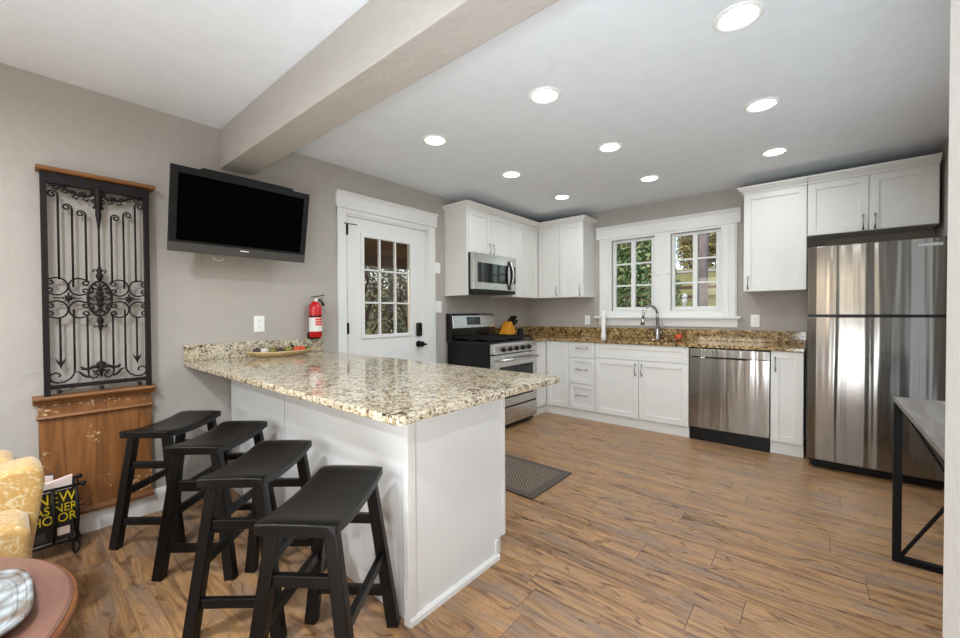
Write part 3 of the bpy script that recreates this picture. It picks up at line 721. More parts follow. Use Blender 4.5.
# ------------------------------------------------------------------ microwave
def microwave():
    y0, y1, z0, z1, xf = -1.7, -.935, 1.437, 1.858, .41
    t = thing('microwave', (.2, (y0+y1)/2, z0), 'stainless over the range microwave under the wall cabinet', 'microwave')
    MB().box(.004, .35, y0, y1, z0+.02, z1).build('body', 'black', t, .003)
    yd = y1-.1
    def arc(ya, yb, n=8):
        return [(xf-.012*abs((y-(y0+y1)/2)/((y1-y0)/2))**2.2, y) for y in [ya+(yb-ya)*k/n for k in range(n+1)]]
    m = MB(); m.prism(arc(y0, yd)+[(.35, yd), (.35, y0)], 'Z', z0+.035, z1); d = m.build('door', 'steel', t, .003)
    m = MB(); m.prism([(x+.0015, y) for x, y in arc(y0+.06, yd-.075)]+[(.37, yd-.075), (.37, y0+.06)], 'Z', z0+.11, z1-.1); m.build('door_window', 'dark_glass', d)
    m = MB(); pts = []
    for k in range(13):
        u = -1+2*k/12; pts.append((xf+.004+.05*(1-u*u), yd-.045, (z0+z1)/2+.005+u*.165))
    m.tube(pts, .011, 10); m.build('handle', 'steel', d, smooth=True)
    m = MB()
    for k in range(12):
        u = -1+2*k/12; v = -1+2*(k+1)/12
        m.bar((xf-.004+.035*(1-u*u), yd-.05, (z0+z1)/2+u*.16), (xf-.004+.035*(1-v*v), yd-.05, (z0+z1)/2+v*.16), .012, .03, (0, 1, 0))
    m.build('handle_back', 'black', d)
    m = MB(); m.prism(arc(yd+.002, y1)+[(.35, y1), (.35, yd+.002)], 'Z', z0+.035, z1); p = m.build('control_panel', 'steel', t, .002)
    m = MB(); m.prism([(x+.0015, y) for x, y in arc(yd+.018, y1-.012)]+[(.36, y1-.012), (.36, yd+.018)], 'Z', z0+.12, z1-.1); m.build('keypad', 'black_gloss', p)
    m = MB(); m.box(.02, xf-.015, y0+.004, y1-.004, z0, z0+.034); m.build('vent_base', 'black', t, .006)
microwave()

# ------------------------------------------------------------------ television
def tv():
    # local frame: width along Y, height along local z, tilted about its bottom edge
    yc, zb = -3.815, 1.60; t = thing('television', (.2, yc, zb), 'black flat screen television tilted on a wall bracket below the beam', 'television')
    hw, H = .412, .5; tl = R(11)
    rot = Matrix.Rotation(tl, 4, 'Y')
    def put(m, name, mt, par, bev=0, smooth=False):
        bmesh.ops.transform(m.bm, matrix=rot, verts=m.bm.verts)
        o = m.build(name, mt, par, bev, smooth, local=True); return o
    m = MB(); m.box(-.075, -.03, -hw+.05, hw-.05, .04, H-.03).box(-.03, -.008, -hw+.004, hw-.004, .004, H-.004); put(m, 'rear_housing', 'black', t, .008)
    m = MB(); bw, bt = .038, .04
    m.box(-.02, 0, -hw, -hw+bw, .055, H); m.box(-.02, 0, hw-bw, hw, .055, H); m.box(-.02, 0, -hw+bw, hw-bw, H-bt, H); m.box(-.02, 0, -hw+bw, hw-bw, .055, .07)
    m.prism([(-hw+.14, H-.004), (hw-.11, H-.004), (hw-.13, H+.014), (-hw+.16, H+.014)], 'X', -.02, -.001)
    fr = put(m, 'bezel', 'black', t, .002)
    put(MB().box(-.018, -.004, -hw+bw-.002, hw-bw+.002, .066, H-bt+.002), 'screen', 'screen', t)
    lb = put(MB().box(-.022, .004, -hw, hw, 0, .056), 'lower_bezel', 'grey_bezel', t, .003)
    put(MB().box(.003, .0052, -.026, .026, .036, .043), 'badge', 'plate', lb, .001)
    # wall bracket
    m = MB(); m.box(-.199, -.185, -.11, .11, .1, .4); m.bar((-.19, 0, .25), (-.06, 0, .25), .05, .07); m.box(-.075, -.055, -.12, .12, .15, .35)
    m.build('wall_bracket', 'black_metal', t, .003, local=True)
    m = MB(); m.tube([(-.05+.0, -.135+.03*math.cos(a), -.012+.018*math.sin(a)) for a in [PI+PI*k/10 for k in range(11)]], .004, 6); m.build('cable', 'paper', t, smooth=True, local=True)
tv()

# ------------------------------------------------------------------ iron and wood wall piece
def wall_piece():
    yc = -4.506; X = .045
    t = thing('wall_panel', (0, yc, .12), 'scrolled wrought iron grille above a distressed oak panel hung on the wall', 'wall decoration')
    hw = .221
    f = MB(); f.box(.025, .06, yc-hw, yc-hw+.024, .79, 1.974); f.box(.025, .06, yc+hw-.024, yc+hw, .79, 1.974)
    f.box(.028, .057, yc-hw, yc+hw, 1.915, 1.973); f.box(.03, .055, yc-hw, yc+hw, .826, .847)
    f.build('iron_frame', 'iron', t, .002)
    P2 = lambda u, z, d=0: (X+d, yc+u, z)
    def spiral(cu, cz, r0, a0, turns, rmin=.004, n=22):
        return [P2(cu+(r0+(rmin-r0)*k/n)*math.cos(a0+turns*2*PI*k/n), cz+(r0+(rmin-r0)*k/n)*math.sin(a0+turns*2*PI*k/n)) for k in range(n+1)]
    # upright bars
    for k in range(-3, 4):
        u = k*.0525; ztop = {0: 1.9, 1: 1.775, 2: 1.80, 3: 1.86}[abs(k)]
        z_mid_top = {0: 1.49, 1: 1.40, 2: 1.37, 3: 1.41}[abs(k)]; zlo = {0: .955, 1: .9, 2: .92, 3: .945}[abs(k)]
        z_mid_lo = {0: 1.13, 1: 1.225, 2: 1.25, 3: 1.21}[abs(k)]
        m = MB(); m.tube([P2(u, z_mid_top), P2(u, ztop)], .0048, 8); m.tube([P2(u, zlo), P2(u, z_mid_lo)], .0048, 8)
        s = -1 if k < 0 else 1
        if k:
            r = .021 if abs(k) == 3 else .019
            pts = [P2(u, ztop-.02)]+spiral(u+s*r, ztop, r, PI if s > 0 else 0, -1.35*s)
            m.tube(pts, .0042, 6)
        m.build('upright_bar', 'iron', t, smooth=True)
    # C scrolls of the middle band
    zc = 1.312
    for su in (-1, 1):
        for sz in (-1, 1):
            for which in (0, 1):
                m = MB()
                # which 0: outer, opening outwards; 1: inner, opening inwards
                sgn = 1 if which == 0 else -1
                c_u = .166 if which == 0 else .083; rx, rz = .04, .046; cz = zc+sz*.062
                pts = []
                for q in range(25):
                    a = R(120-q*240/24)        # arc on the side facing the joint
                    pts.append((c_u-sgn*rx*math.cos(a), cz+rz*math.sin(a)))
                def curl(e, dirz):
                    # spiral inwards from arc end e
                    ccu, ccz = e[0]+sgn*.004, e[1]-dirz*.017
                    a0 = math.atan2(e[1]-ccz, e[0]-ccu); r0 = math.hypot(e[0]-ccu, e[1]-ccz); out = []
                    for q in range(1, 16):
                        a = a0+(-dirz*sgn)*(2*PI*1.15*q/15); rr_ = r0*(1-.75*q/15); out.append((ccu+rr_*math.cos(a), ccz+rr_*math.sin(a)))
                    return out
                full = curl(pts[0], 1)[::-1]+pts+curl(pts[-1], -1)
                m.tube([P2(su*u, z) for u, z in full], .0046, 6)
                m.build('scroll', 'iron', t, smooth=True)
        m = MB(); m.sphere(P2(su*.1245, zc), .013, (.6, 1, 1), 10, 8)
        for a in range(8):
            ang = a*PI/4; L = .036 if a % 2 == 0 else .022
            m.sphere(P2(su*.1245+L*.55*math.cos(ang), zc+L*.55*math.sin(ang)), .006, (.5, 1, 1), 8, 6); m.tube([P2(su*.1245, zc), P2(su*.1245+L*math.cos(ang), zc+L*math.sin(ang))], [.005, .0015], 6)
        m.tube([P2(su*.07, zc), P2(su*.18, zc)], .003, 6); m.build('rosette', 'iron', t, smooth=True)
    # oval medallion
    m = MB(); m.tube([P2(.049*math.cos(a), zc+.095*math.sin(a)) for a in [2*PI*k/40 for k in range(41)]], .006, 8)
    for k in range(16):
        a = 2*PI*k/16; m.sphere(P2(.04*math.cos(a), zc+.08*math.sin(a)), .0075, (.7, 1, 1), 8, 6)
    for z, r in ((-.06, .012), (-.03, .017), (0, .02), (.03, .017), (.06, .012)): m.sphere(P2(0, zc+z, .003), r, (.5, 1, 1.1), 12, 8)
    for s in (-1, 1):
        for z in (-.042, 0, .042): m.tube([P2(0, zc+z), P2(s*.02, zc+z+.014), P2(s*.032, zc+z), P2(s*.024, zc+z-.012)], .004, 6)
    m.build('medallion', 'iron', t, smooth=True)
    # finials above and below the medallion
    for d in (-1, 1):
        m = MB(); b0 = zc+d*.095
        m.tube([P2(0, b0), P2(0, b0+d*.02), P2(0, b0+d*.035), P2(0, b0+d*.05), P2(0, b0+d*.065), P2(0, b0+d*.09)], [.005, .014, .016, .009, .012, .003], 8)
        for s in (-1, 1): m.tube([P2(0, b0+d*.045), P2(s*.012, b0+d*.062), P2(s*.024, b0+d*.066), P2(s*.028, b0+d*.056), P2(s*.021, b0+d*.052)], .004, 6)
        m.build('finial', 'iron', t, smooth=True)
    # top centre drop and leafy garland
    m = MB(); m.tube([P2(0, z) for z in (1.945, 1.93, 1.90, 1.87, 1.84, 1.81, 1.78, 1.74, 1.67)], [.008, .018, .022, .015, .019, .012, .014, .008, .003], 8)
    for s in (-1, 1):
        for z, L in ((1.9, .03), (1.855, .026), (1.82, .02)): m.tube([P2(0, z), P2(s*L*.6, z+.012), P2(s*L, z+.002), P2(s*L*.8, z-.008)], .0045, 6)
    m.build('drop_ornament', 'iron', t, smooth=True)
    for s in (-1, 1):
        m = MB(); pts = [(0, 1.905), (.04, 1.875), (.075, 1.872), (.11, 1.885), (.15, 1.91), (.19, 1.905)]
        m.tube([P2(s*u, z) for u, z in pts], .0075, 6)
        for i, (u, z) in enumerate(((.05, 1.873), (.09, 1.876), (.13, 1.898), (.165, 1.91))):
            m.tube([P2(s*u, z), P2(s*(u+.012), z-.016), P2(s*(u-.004), z-.024), P2(s*(u-.012), z-.014)], .0042, 6)
            m.sphere(P2(s*(u+.012), z+.01), .013, (.5, 1.4, .9), 8, 6)
        m.build('garland', 'iron', t, smooth=True)
    # bottom scrolls, arrow leaves and centre ornament
    for s in (-1, 1):
        m = MB(); pts = [(.105, .925), (.108, .9), (.122, .876), (.146, .86), (.17, .857), (.192, .868), (.2, .888), (.194, .906), (.176, .913), (.162, .905), (.16, .894), (.168, .889)]
        m.tube([P2(s*u, z) for u, z in pts], .0048, 6); m.build('scroll', 'iron', t, smooth=True)
        m = MB(); pts = [(.0525, .905), (.05, .88), (.035, .866), (.02, .868), (.012, .882), (.02, .893), (.03, .888)]
        m.tube([P2(s*u, z) for u, z in pts], .0045, 6); m.tube([P2(s*u, z) for u, z in ((.05, .87), (.07, .885), (.085, .905), (.105, .913))], [.004, .007, .005, .0015], 6); m.build('scroll', 'iron', t, smooth=True)
        m = MB(); m.tube([P2(s*.1575, .99), P2(s*.1575, .965), P2(s*.1575, .93)], [.004, .008, .001], 6)
        for q in (-1, 1): m.tube([P2(s*.1575, .95), P2(s*.1575+q*.011, .968), P2(s*.1575+q*.02, .99)], [.006, .005, .001], 6)
        m.build('arrow_leaf', 'iron', t, smooth=True)
    m = MB(); m.sphere(P2(0, .94), .022, (.4, 1, .9), 12, 8)
    for s in (-1, 1):
        m.tube([P2(0, .925), P2(s*.03, .93), P2(s*.055, .918), P2(s*.075, .925), P2(s*.082, .935)], [.01, .009, .007, .008, .004], 8)
        m.tube([P2(0, .915), P2(s*.025, .9), P2(s*.035, .91)], .006, 6)
    m.tube([P2(0, .95), P2(0, .91), P2(0, .87)], [.01, .012, .003], 8); m.build('base_ornament', 'iron', t, smooth=True)
    for u in (-.165, 0, .165): MB().sphere((X+.012, yc+u, .813), .011, (1, 1, 1), 10, 8).build('rivet', 'iron', t, smooth=True)
    # oak
    MB().prism([(.0, 1.974), (.07, 1.974), (.078, 1.979), (.082, 1.988), (.078, 1.996), (0, 1.997)], 'Y', yc-.236, yc+.25).build('oak_cap', 'oak_cap', t, .002)
    MB().box(.002, .03, yc-.242, yc+.222, .122, .76).build('oak_panel', 'oak', t, .002)
    MB().prism([(.002, .75), (.045, .75), (.052, .765), (.07, .772), (.075, .782), (.07, .792), (.002, .795)], 'Y', yc-.262, yc+.238).build('oak_ledge', 'oak_cap', t, .002)
    MB().prism([(.028, .668), (.045, .668), (.052, .676), (.046, .688), (.028, .69)], 'Y', yc-.25, yc+.228).build('oak_moulding', 'oak_cap', t, .001)
    MB().prism([(.028, .12), (.046, .122), (.05, .135), (.044, .152), (.028, .156)], 'Y', yc-.242, yc+.224).build('oak_moulding', 'oak_cap', t, .001)
wall_piece()

# ------------------------------------------------------------------ stools
def make_stool():
    t = thing('bar_stool', (0, 0, 0), '', 'stool', 'black saddle seat stools at the peninsula')
    L, Wd = .455, .25
    # seat: grid along y, saddle dip, rounded front and back ends
    m = MB(); ny, nx = 18, 10; top = []; bot = []
    for j in range(ny+1):
        v = -1+2*j/ny; rt = []; rb = []
        for i in range(nx+1):
            u = -1+2*i/nx
            e = 1-.02*abs(v)**8
            z = .602+.022*abs(v)**2.2-.006*max(0, (abs(v)-.9)/.1)**2-.004*abs(u)**4
            rt.append(m.bm.verts.new((u*Wd/2*e, v*L/2*(1-.02*abs(u)**6), z)))
            rb.append(m.bm.verts.new((u*Wd/2*e*.985, v*L/2*.985, z-.038+.006*abs(u)**4)))
        top.append(rt); bot.append(rb)
    for j in range(ny):
        for i in range(nx):
            m.bm.faces.new((top[j][i], top[j][i+1], top[j+1][i+1], top[j+1][i])); m.bm.faces.new((bot[j][i], bot[j+1][i], bot[j+1][i+1], bot[j][i+1]))
    for j in range(ny):
        m.bm.faces.new((top[j][0], top[j+1][0], bot[j+1][0], bot[j][0])); m.bm.faces.new((top[j][nx], bot[j][nx], bot[j+1][nx], top[j+1][nx]))
    for i in range(nx):
        m.bm.faces.new((top[0][i], bot[0][i], bot[0][i+1], top[0][i+1])); m.bm.faces.new((top[ny][i], top[ny][i+1], bot[ny][i+1], bot[ny][i]))
    so = m.build('seat', 'black_wood', t, .004, seg=2, local=True)
    for p in so.data.polygons: p.use_smooth = abs(p.normal.z) > .7
    tx, ty, fx, fy = .088, .175, .165, .205
    at = lambda sx, sy, z: Vector((sx*(fx+(tx-fx)*z/.575), sy*(fy+(ty-fy)*z/.575), z))
    for sx in (-1, 1):
        for sy in (-1, 1):
            MB().bar(at(sx, sy, 0), at(sx, sy, .585), .046, .04, (0, 1, 0), .04, .036).build('leg', 'black_wood', t, .004, local=True)
    for sy in (-1, 1):
        for z in (.14, .43):
            MB().bar(at(-1, sy, z), at(1, sy, z), .022, .036).build('rung', 'black_wood', t, .003, local=True)
    for sx in (-1, 1):
        MB().bar(at(sx, -1, .285), at(sx, 1, .285), .022, .036).build('rung', 'black_wood', t, .003, local=True)
    return t
proto = make_stool()
spots = [((.335, -4.235), 41, 'black saddle seat stool farthest from the camera, beside the oak panel'), ((.815, -4.15), 41, 'second black saddle seat stool from the wall'),
         ((1.345, -4.162), 41, 'third black saddle seat stool from the wall, behind the nearest one'), ((1.865, -4.15), 37, 'nearest black saddle seat stool, at the front corner of the peninsula')]
for i, (p, a, lb) in enumerate(spots):
    if i == 0: r = proto
    else:
        r = proto.copy(); COL.objects.link(r)
        for ch in list(proto.children):
            c = ch.copy(); COL.objects.link(c); c.parent = r
    r.location = (p[0], p[1], 0); r.rotation_euler = (0, 0, R(a)); r['label'] = lb

# ------------------------------------------------------------------ small kitchen things
def faucet():
    x, y = 1.75, -.085; t = thing('faucet', (x, y, ZC1), 'brushed nickel gooseneck kitchen faucet with side lever', 'faucet')
    MB().lathe([(.032, 0), (.032, .006), (.027, .02), (.026, .1), (.022, .115), (.016, .122), (.0, .123)], (x, y, ZC1), 24).build('base', 'chrome', t, smooth=True)
    pts = [(x, y, ZC1+.11), (x, y, ZC1+.27)]+[(x-.045*(1-math.cos(PI*k/12*.95)), y-.1+.1*math.cos(PI*k/12*.95), ZC1+.27+.105*math.sin(PI*k/12*.95)) for k in range(1, 13)]
    e = pts[-1]; pts.append((e[0]-.003, e[1]-.008, e[2]-.05))
    MB().tube(pts, .0155, 14).build('spout', 'chrome', t, smooth=True)
    e = pts[-1]; MB().tube([e, (e[0], e[1]-.004, e[2]-.02), (e[0], e[1]-.012, e[2]-.075)], [.016, .018, .023], 16).build('spray_head', 'chrome', t, smooth=True)
    m = MB(); m.tube([(x+.02, y, ZC1+.075), (x+.05, y, ZC1+.08)], .012, 12); m.tube([(x+.045, y, ZC1+.08), (x+.06, y-.005, ZC1+.13), (x+.052, y-.01, ZC1+.2)], [.009, .0085, .007], 10); m.build('lever', 'chrome', t, smooth=True)
faucet()
t = thing('bottle', (1.135, -.13, ZC1), 'tall slim white bottle standing on the sink counter left of the faucet', 'bottle')
MB().lathe([(.034, 0), (.034, .008), (.026, .014), (.026, .27), (.024, .285), (.0, .286)], (1.135, -.13, ZC1), 24).build('body', 'plate', t, smooth=False)
MB().lathe([(.022, .285), (.023, .29), (.023, .315), (.019, .32), (0, .32)], (1.135, -.13, ZC1), 20).build('cap', 'plate', t)
t = thing('apple', (2.0, -.2, ZC1), 'small red and orange apple on the sink counter right of the faucet', 'fruit')
def apple_mat():
    m, n, l, b = mat('apple_skin'); v = mapping(n, l); w = noise(n, l, v, 14, 3); cr = ramp(n, [(.35, srgb(190, 50, 30)), (.65, srgb(224, 120, 56))]); l.new(w.outputs[0], cr.inputs[0]); l.new(cr.outputs[0], b.inputs['Base Color']); b.inputs['Roughness'].default_value = .3; return m
MB().lathe([(.0, .004), (.018, 0), (.032, .014), (.038, .034), (.034, .056), (.02, .068), (.008, .064), (0, .06)], (2.0, -.2, ZC1), 24).build('flesh', apple_mat(), t, smooth=True)
MB().tube([(2.0, -.2, ZC1+.06), (2.002, -.199, ZC1+.072), (2.006, -.198, ZC1+.082)], .002, 6).build('stem', 'twig', t)
# knife block
def knife_block():
    c = Vector((.17, -.815, ZC1)); t = thing('knife_block', c, 'honey coloured wooden knife block with black handled knives beside the range', 'knife block')
    # slanted block: leans back towards -Y, slots face +Y/up
    x0, x1 = c.x-.055, c.x+.055
    MB().prism([(c.y-.115, ZC1), (c.y+.085, ZC1), (c.y+.11, ZC1+.095), (c.y+.035, ZC1+.195), (c.y+.01, ZC1+.2)], 'X', x0, x1).build('block', 'block', t, .004)
    for i, (dx, s_, L) in enumerate(((-.032, .15, .1), (.004, .15, .105), (.036, .2, .1), (-.032, .5, .1), (.004, .5, .09), (.036, .6, .09), (-.014, .85, .07))):
        p = Vector((c.x+dx, c.y+.035+.075*s_, ZC1+.195-.1*s_)); d = Vector((.1, .74, .66)).normalized()
        MB().bar(p-d*.01, p+d*(L+.025), .016, .022, (1, 0, 0), .02, .026).build('knife_handle', 'black', t, .005)
knife_block()
t = thing('canister', (.2, -.56, ZC1), 'small black lidded jar right of the knife block', 'jar')
MB().lathe([(.036, 0), (.042, .006), (.042, .075), (.036, .085)], (.2, -.56, ZC1), 20).build('body', 'black', t, smooth=False)
MB().lathe([(.04, .085), (.04, .097), (.012, .104), (.012, .115), (.0, .118)], (.2, -.56, ZC1), 20).build('lid', 'black_gloss', t)
# tray with fruit-like balls
def tray():
    c = (.15, -3.55, ZC1); t = MB(); n = 28; 
    t.lathe([(.085, 0), (.1, .004), (.135, .03), (.14, .04), (.13, .04), (.095, .014), (.0, .012)], (0, 0, 0), 36)
    bmesh.ops.scale(t.bm, vec=(.6, 1.85, 1), verts=t.bm.verts)
    for v in t.bm.verts: v.co.z += .09*max(0, abs(v.co.y)-.13)**1.0*.8
    bmesh.ops.translate(t.bm, verts=t.bm.verts, vec=c)
    tag(t.build('tray', 'tray_wood', None, smooth=True), 'long boat shaped wooden tray on the bar top against the backsplash', 'tray')
    mats = {'olive': plain('olive_skin', srgb(120, 116, 42), .4, var=.2, scale=20), 'dark': plain('dark_purple_skin', srgb(56, 42, 40), .35, var=.2), 'orange': plain('orange_red_skin', srgb(206, 74, 34), .4, var=.15), 'white': plain('pale_stone', srgb(206, 200, 188), .5, var=.1), 'green': plain('green_skin', srgb(88, 100, 40), .4, var=.2)}
    items = [('gourd', 'dark', -.175, .0, .024, 'dark ball at the left end of the wooden tray, beside the pale one'), ('gourd', 'white', -.128, .008, .027, 'pale whitish ball near the left end of the tray'), ('gourd', 'olive', -.07, -.004, .026, 'olive ball in the tray between pale and dark purple balls'),
             ('gourd', 'dark', -.015, .006, .026, 'dark purple ball at the middle of the wooden tray'), ('gourd', 'olive', .042, .0, .03, 'large olive green ball right of the tray middle'), ('gourd', 'orange', .1, .006, .026, 'orange red ball in the tray next to the large olive one'), ('gourd', 'orange', .146, -.004, .025, 'orange red ball closest to the right tray end'), ('gourd', 'green', .188, .004, .02, 'small dark green ball at the right end of the tray')]
    for nme, k, dy, dx, r, lb in items:
        z0 = ZC1+.0135+.018*(abs(dy)/.2)**3
        a = thing('decorative_ball', (c[0]+dx, c[1]+dy, z0), lb, 'decorative ball', 'decorative balls in the wooden tray')
        MB().sphere((c[0]+dx, c[1]+dy, z0+r*.9), r, (1, 1.05, .9), 18, 12).build('body', mats[k], a, smooth=True)
        MB().tube([(c[0]+dx, c[1]+dy, z0+r*1.75), (c[0]+dx+.002, c[1]+dy+.003, z0+r*1.75+.008)], .0025, 6).build('stem', 'twig', a)
tray()
# fire extinguisher
def extinguisher():
    x, y, z = .068, -3.252, 1.03; t = thing('fire_extinguisher', (x, y, z), 'red fire extinguisher mounted on the wall left of the door', 'fire extinguisher')
    r = .048
    b = MB().lathe([(.04, 0), (r, .008), (r, .235), (.044, .255), (.032, .275), (.018, .285), (.018, .295), (0, .295)], (x, y, z), 28).build('cylinder', 'red', t, smooth=True)
    m = MB(); seg = 20
    def wrap(a0, a1, z0, z1, rr_):
        m = MB(); n = 14; A = []; B_ = []
        for k in range(n+1):
            a = R(a0+(a1-a0)*k/n); A.append((x+rr_*math.cos(a), y+rr_*math.sin(a))); B_.append((x+(rr_-.001)*math.cos(a), y+(rr_-.001)*math.sin(a)))
        m.prism(A+B_[::-1], 'Z', z0, z1); return m
    lb = wrap(-115, 65, z+.05, z+.16, r+.0012).build('label', 'label_white', t)
    for k in range(3): wrap(-30, 45, z+.098+k*.02, z+.113+k*.02, r+.0018).build('printed_band', 'label_red', lb)
    MB().lathe([(r+.003, 0), (r+.003, .012), (r-.002, .012), (r-.002, 0)], (x, y, z+.165), 28, ring=True).build('strap', 'black', t)
    MB().lathe([(.016, 0), (.02, .008), (.02, .024), (.012, .03), (0, .03)], (x, y, z+.285), 16).build('valve', 'nickel', t)
    m = MB(); m.bar((x, y-.035, z+.322), (x, y+.075, z+.34), .018, .007); m.bar((x, y-.02, z+.305), (x, y+.06, z+.308), .016, .006); m.build('lever', 'black', t, .002)
    m = MB(); m.tube([(x+.01, y+.02, z+.3), (x+.014, y+.05, z+.285), (x+.014, y+.06, z+.255)], [.007, .008, .011], 10); m.build('nozzle', 'black', t, smooth=True)
    MB().lathe([(.014, -.006), (.014, .006), (0, .0065)], (x+.02, y-.005, z+.3), 14, 'X').build('gauge', 'label_white', t)
    MB().box(.0, x-r+.004, y-.02, y+.02, z+.03, z+.26).build('bracket', 'black_metal', t, .002)
    MB().box(.018, x+.01, y-.035, y+.035, z-.012, z).box(.0, .02, y-.035, y+.035, z-.006, z+.04).build('bracket_shelf', 'black_metal', t, .002)
extinguisher()
# wall plates
def plate(face, a, z, w, h, label, kind, name):
    t = thing(name, (0, a, z) if face == 'X' else (a, 0, z), label, 'outlet' if kind == 'outlet' else 'switch')
    def bx(m, a0, a1, z0, z1, d0, d1):
        if face == 'X': m.box(d0, d1, a0, a1, z0, z1)
        else: m.box(a0, a1, -d1, -d0, z0, z1)
        return m
    bx(MB(), a-w/2, a+w/2, z-h/2, z+h/2, 0, .007).build('cover_plate', 'plate', t, .003)
    if kind == 'outlet':
        for s in (-1, 1):
            q = bx(MB(), a-.017, a+.017, z+s*.02-.014, z+s*.02+.014, .006, .0095).build('socket', 'plate', t, .004)
            m = MB()
            for e in (-.006, .006): bx(m, a+e-.001, a+e+.001, z+s*.02-.003, z+s*.02+.006, .009, .0099)
            m.build('slot', 'black', q)
    else:
        k = max(1, round(w/.06)-0)
        for i in range(k):
            aa = a+(i-(k-1)/2)*.046; bx(MB(), aa-.016, aa+.016, z-.033, z+.033, .006, .011).build('rocker', 'plate', t, .003)
plate('X', -3.65, 1.147, .073, .118, 'white wall outlet above the bar top below the television', 'outlet', 'wall_outlet')
plate('X', -1.838, 1.707, .075, .115, 'small white switch plate high beside the door', 'switch', 'light_switch')
plate('X', -1.842, 1.287, .118, .125, 'wider white double switch plate beside the door, above the range', 'switch', 'light_switch')
plate('Y', 2.66, 1.126, .075, .125, 'white wall outlet right of the window above the dishwasher', 'outlet', 'wall_outlet')
plate('Y', .865, 1.12, .07, .12, 'white wall outlet in the corner left of the window', 'outlet', 'wall_outlet')

# floor mat
t = thing('floor_mat', (1.1, -2.375, 0), 'grey brown woven mat on the plank floor behind the peninsula', 'mat')
MB().box(.74, 1.665, -2.605, -2.155, .002, .009).build('woven_field', 'mat', t)
m = MB(); m.box(.68, .74, -2.655, -2.105, .0, .01); m.box(1.665, 1.725, -2.655, -2.105, 0, .01); m.box(.74, 1.665, -2.655, -2.605, 0, .01); m.box(.74, 1.665, -2.155, -2.105, 0, .01)
m.build('border', 'mat_border', t, .002)

# console table at right
def console():
    x0, x1, y0, y1 = 3.425, 3.845, -3.25, -2.05; H = .80
    t = thing('console_table', ((x0+x1)/2, (y0+y1)/2, 0), 'black metal console table with weathered grey wood top at right edge', 'table')
    m = MB()
    for k in range(3): m.box(x0+k*(x1-x0)/3+.001, x0+(k+1)*(x1-x0)/3-.001, y0, y1, H-.022, H)
    m.build('tabletop', 'grey_wood', t, .002)
    q = .03
    for yy in (y0+.02, y1-.02-q+.02):
        for xx in (x0, x1-q): MB().box(xx, xx+q, yy, yy+q, 0, H-.022).build('leg', 'black_metal', t, .002)
        m = MB(); m.box(x0+q, x1-q, yy, yy+q, 0, q); m.build('floor_rail', 'black_metal', t, .002)
        m = MB(); m.box(x0+q, x1-q, yy, yy+q, H-.022-q, H-.0225); m.build('top_rail', 'black_metal', t, .002)
        MB().bar((x0+q, yy+q/2, q), (x1-q, yy+q/2, H-.05), .012, .014, (0, 1, 0)).build('brace', 'black_metal', t)
        MB().bar((x0+q, yy+q/2+.0, H-.05), (x1-q, yy+q/2, q), .012, .013, (0, 1, 0)).build('brace', 'black_metal', t)
console()

# ------------------------------------------------------------------ living room things
def armchair():
    t = thing('armchair', (.9, -5.15, 0), 'pale yellow damask upholstered chair beside the magazine rack', 'armchair')
    def soft(m, name, bev=.04): return m.build(name, 'yellow', t, bev, True, 4)
    side = lambda e: [(-5.6, .12), (e-.055, .12), (e-.035, .36), (e, .6), (e-.004, .645), (e-.03, .668), (e-.09, .662), (e-.2, .64), (-5.4, .64), (-5.58, .62)]
    m = MB(); m.prism(side(-4.765), 'X', .76, .95); soft(m, 'backrest', .028)
    m = MB(); m.prism(side(-4.83), 'X', .56, .755); soft(m, 'rear_cushion', .03)
    m = MB(); m.prism([(-5.55, .12), (-4.85, .12), (-4.815, .4), (-4.805, .5), (-4.84, .53), (-5.2, .55), (-5.52, .53)], 'X', .93, 1.14); c = soft(m, 'seat_cushion', .022)
    MB().tube([(1.128, y, z) for y, z in ((-4.825, .505), (-4.85, .522), (-5.0, .534), (-5.2, .54), (-5.5, .52))], .005, 8).build('piping', 'yellow', c, smooth=True)
    for x in (.62, 1.06):
        for y in (-5.5, -4.92): MB().lathe([(.018, 0), (.026, .1), (.026, .125)], (x, y, 0), 12).build('leg', 'table_edge', t)
armchair()
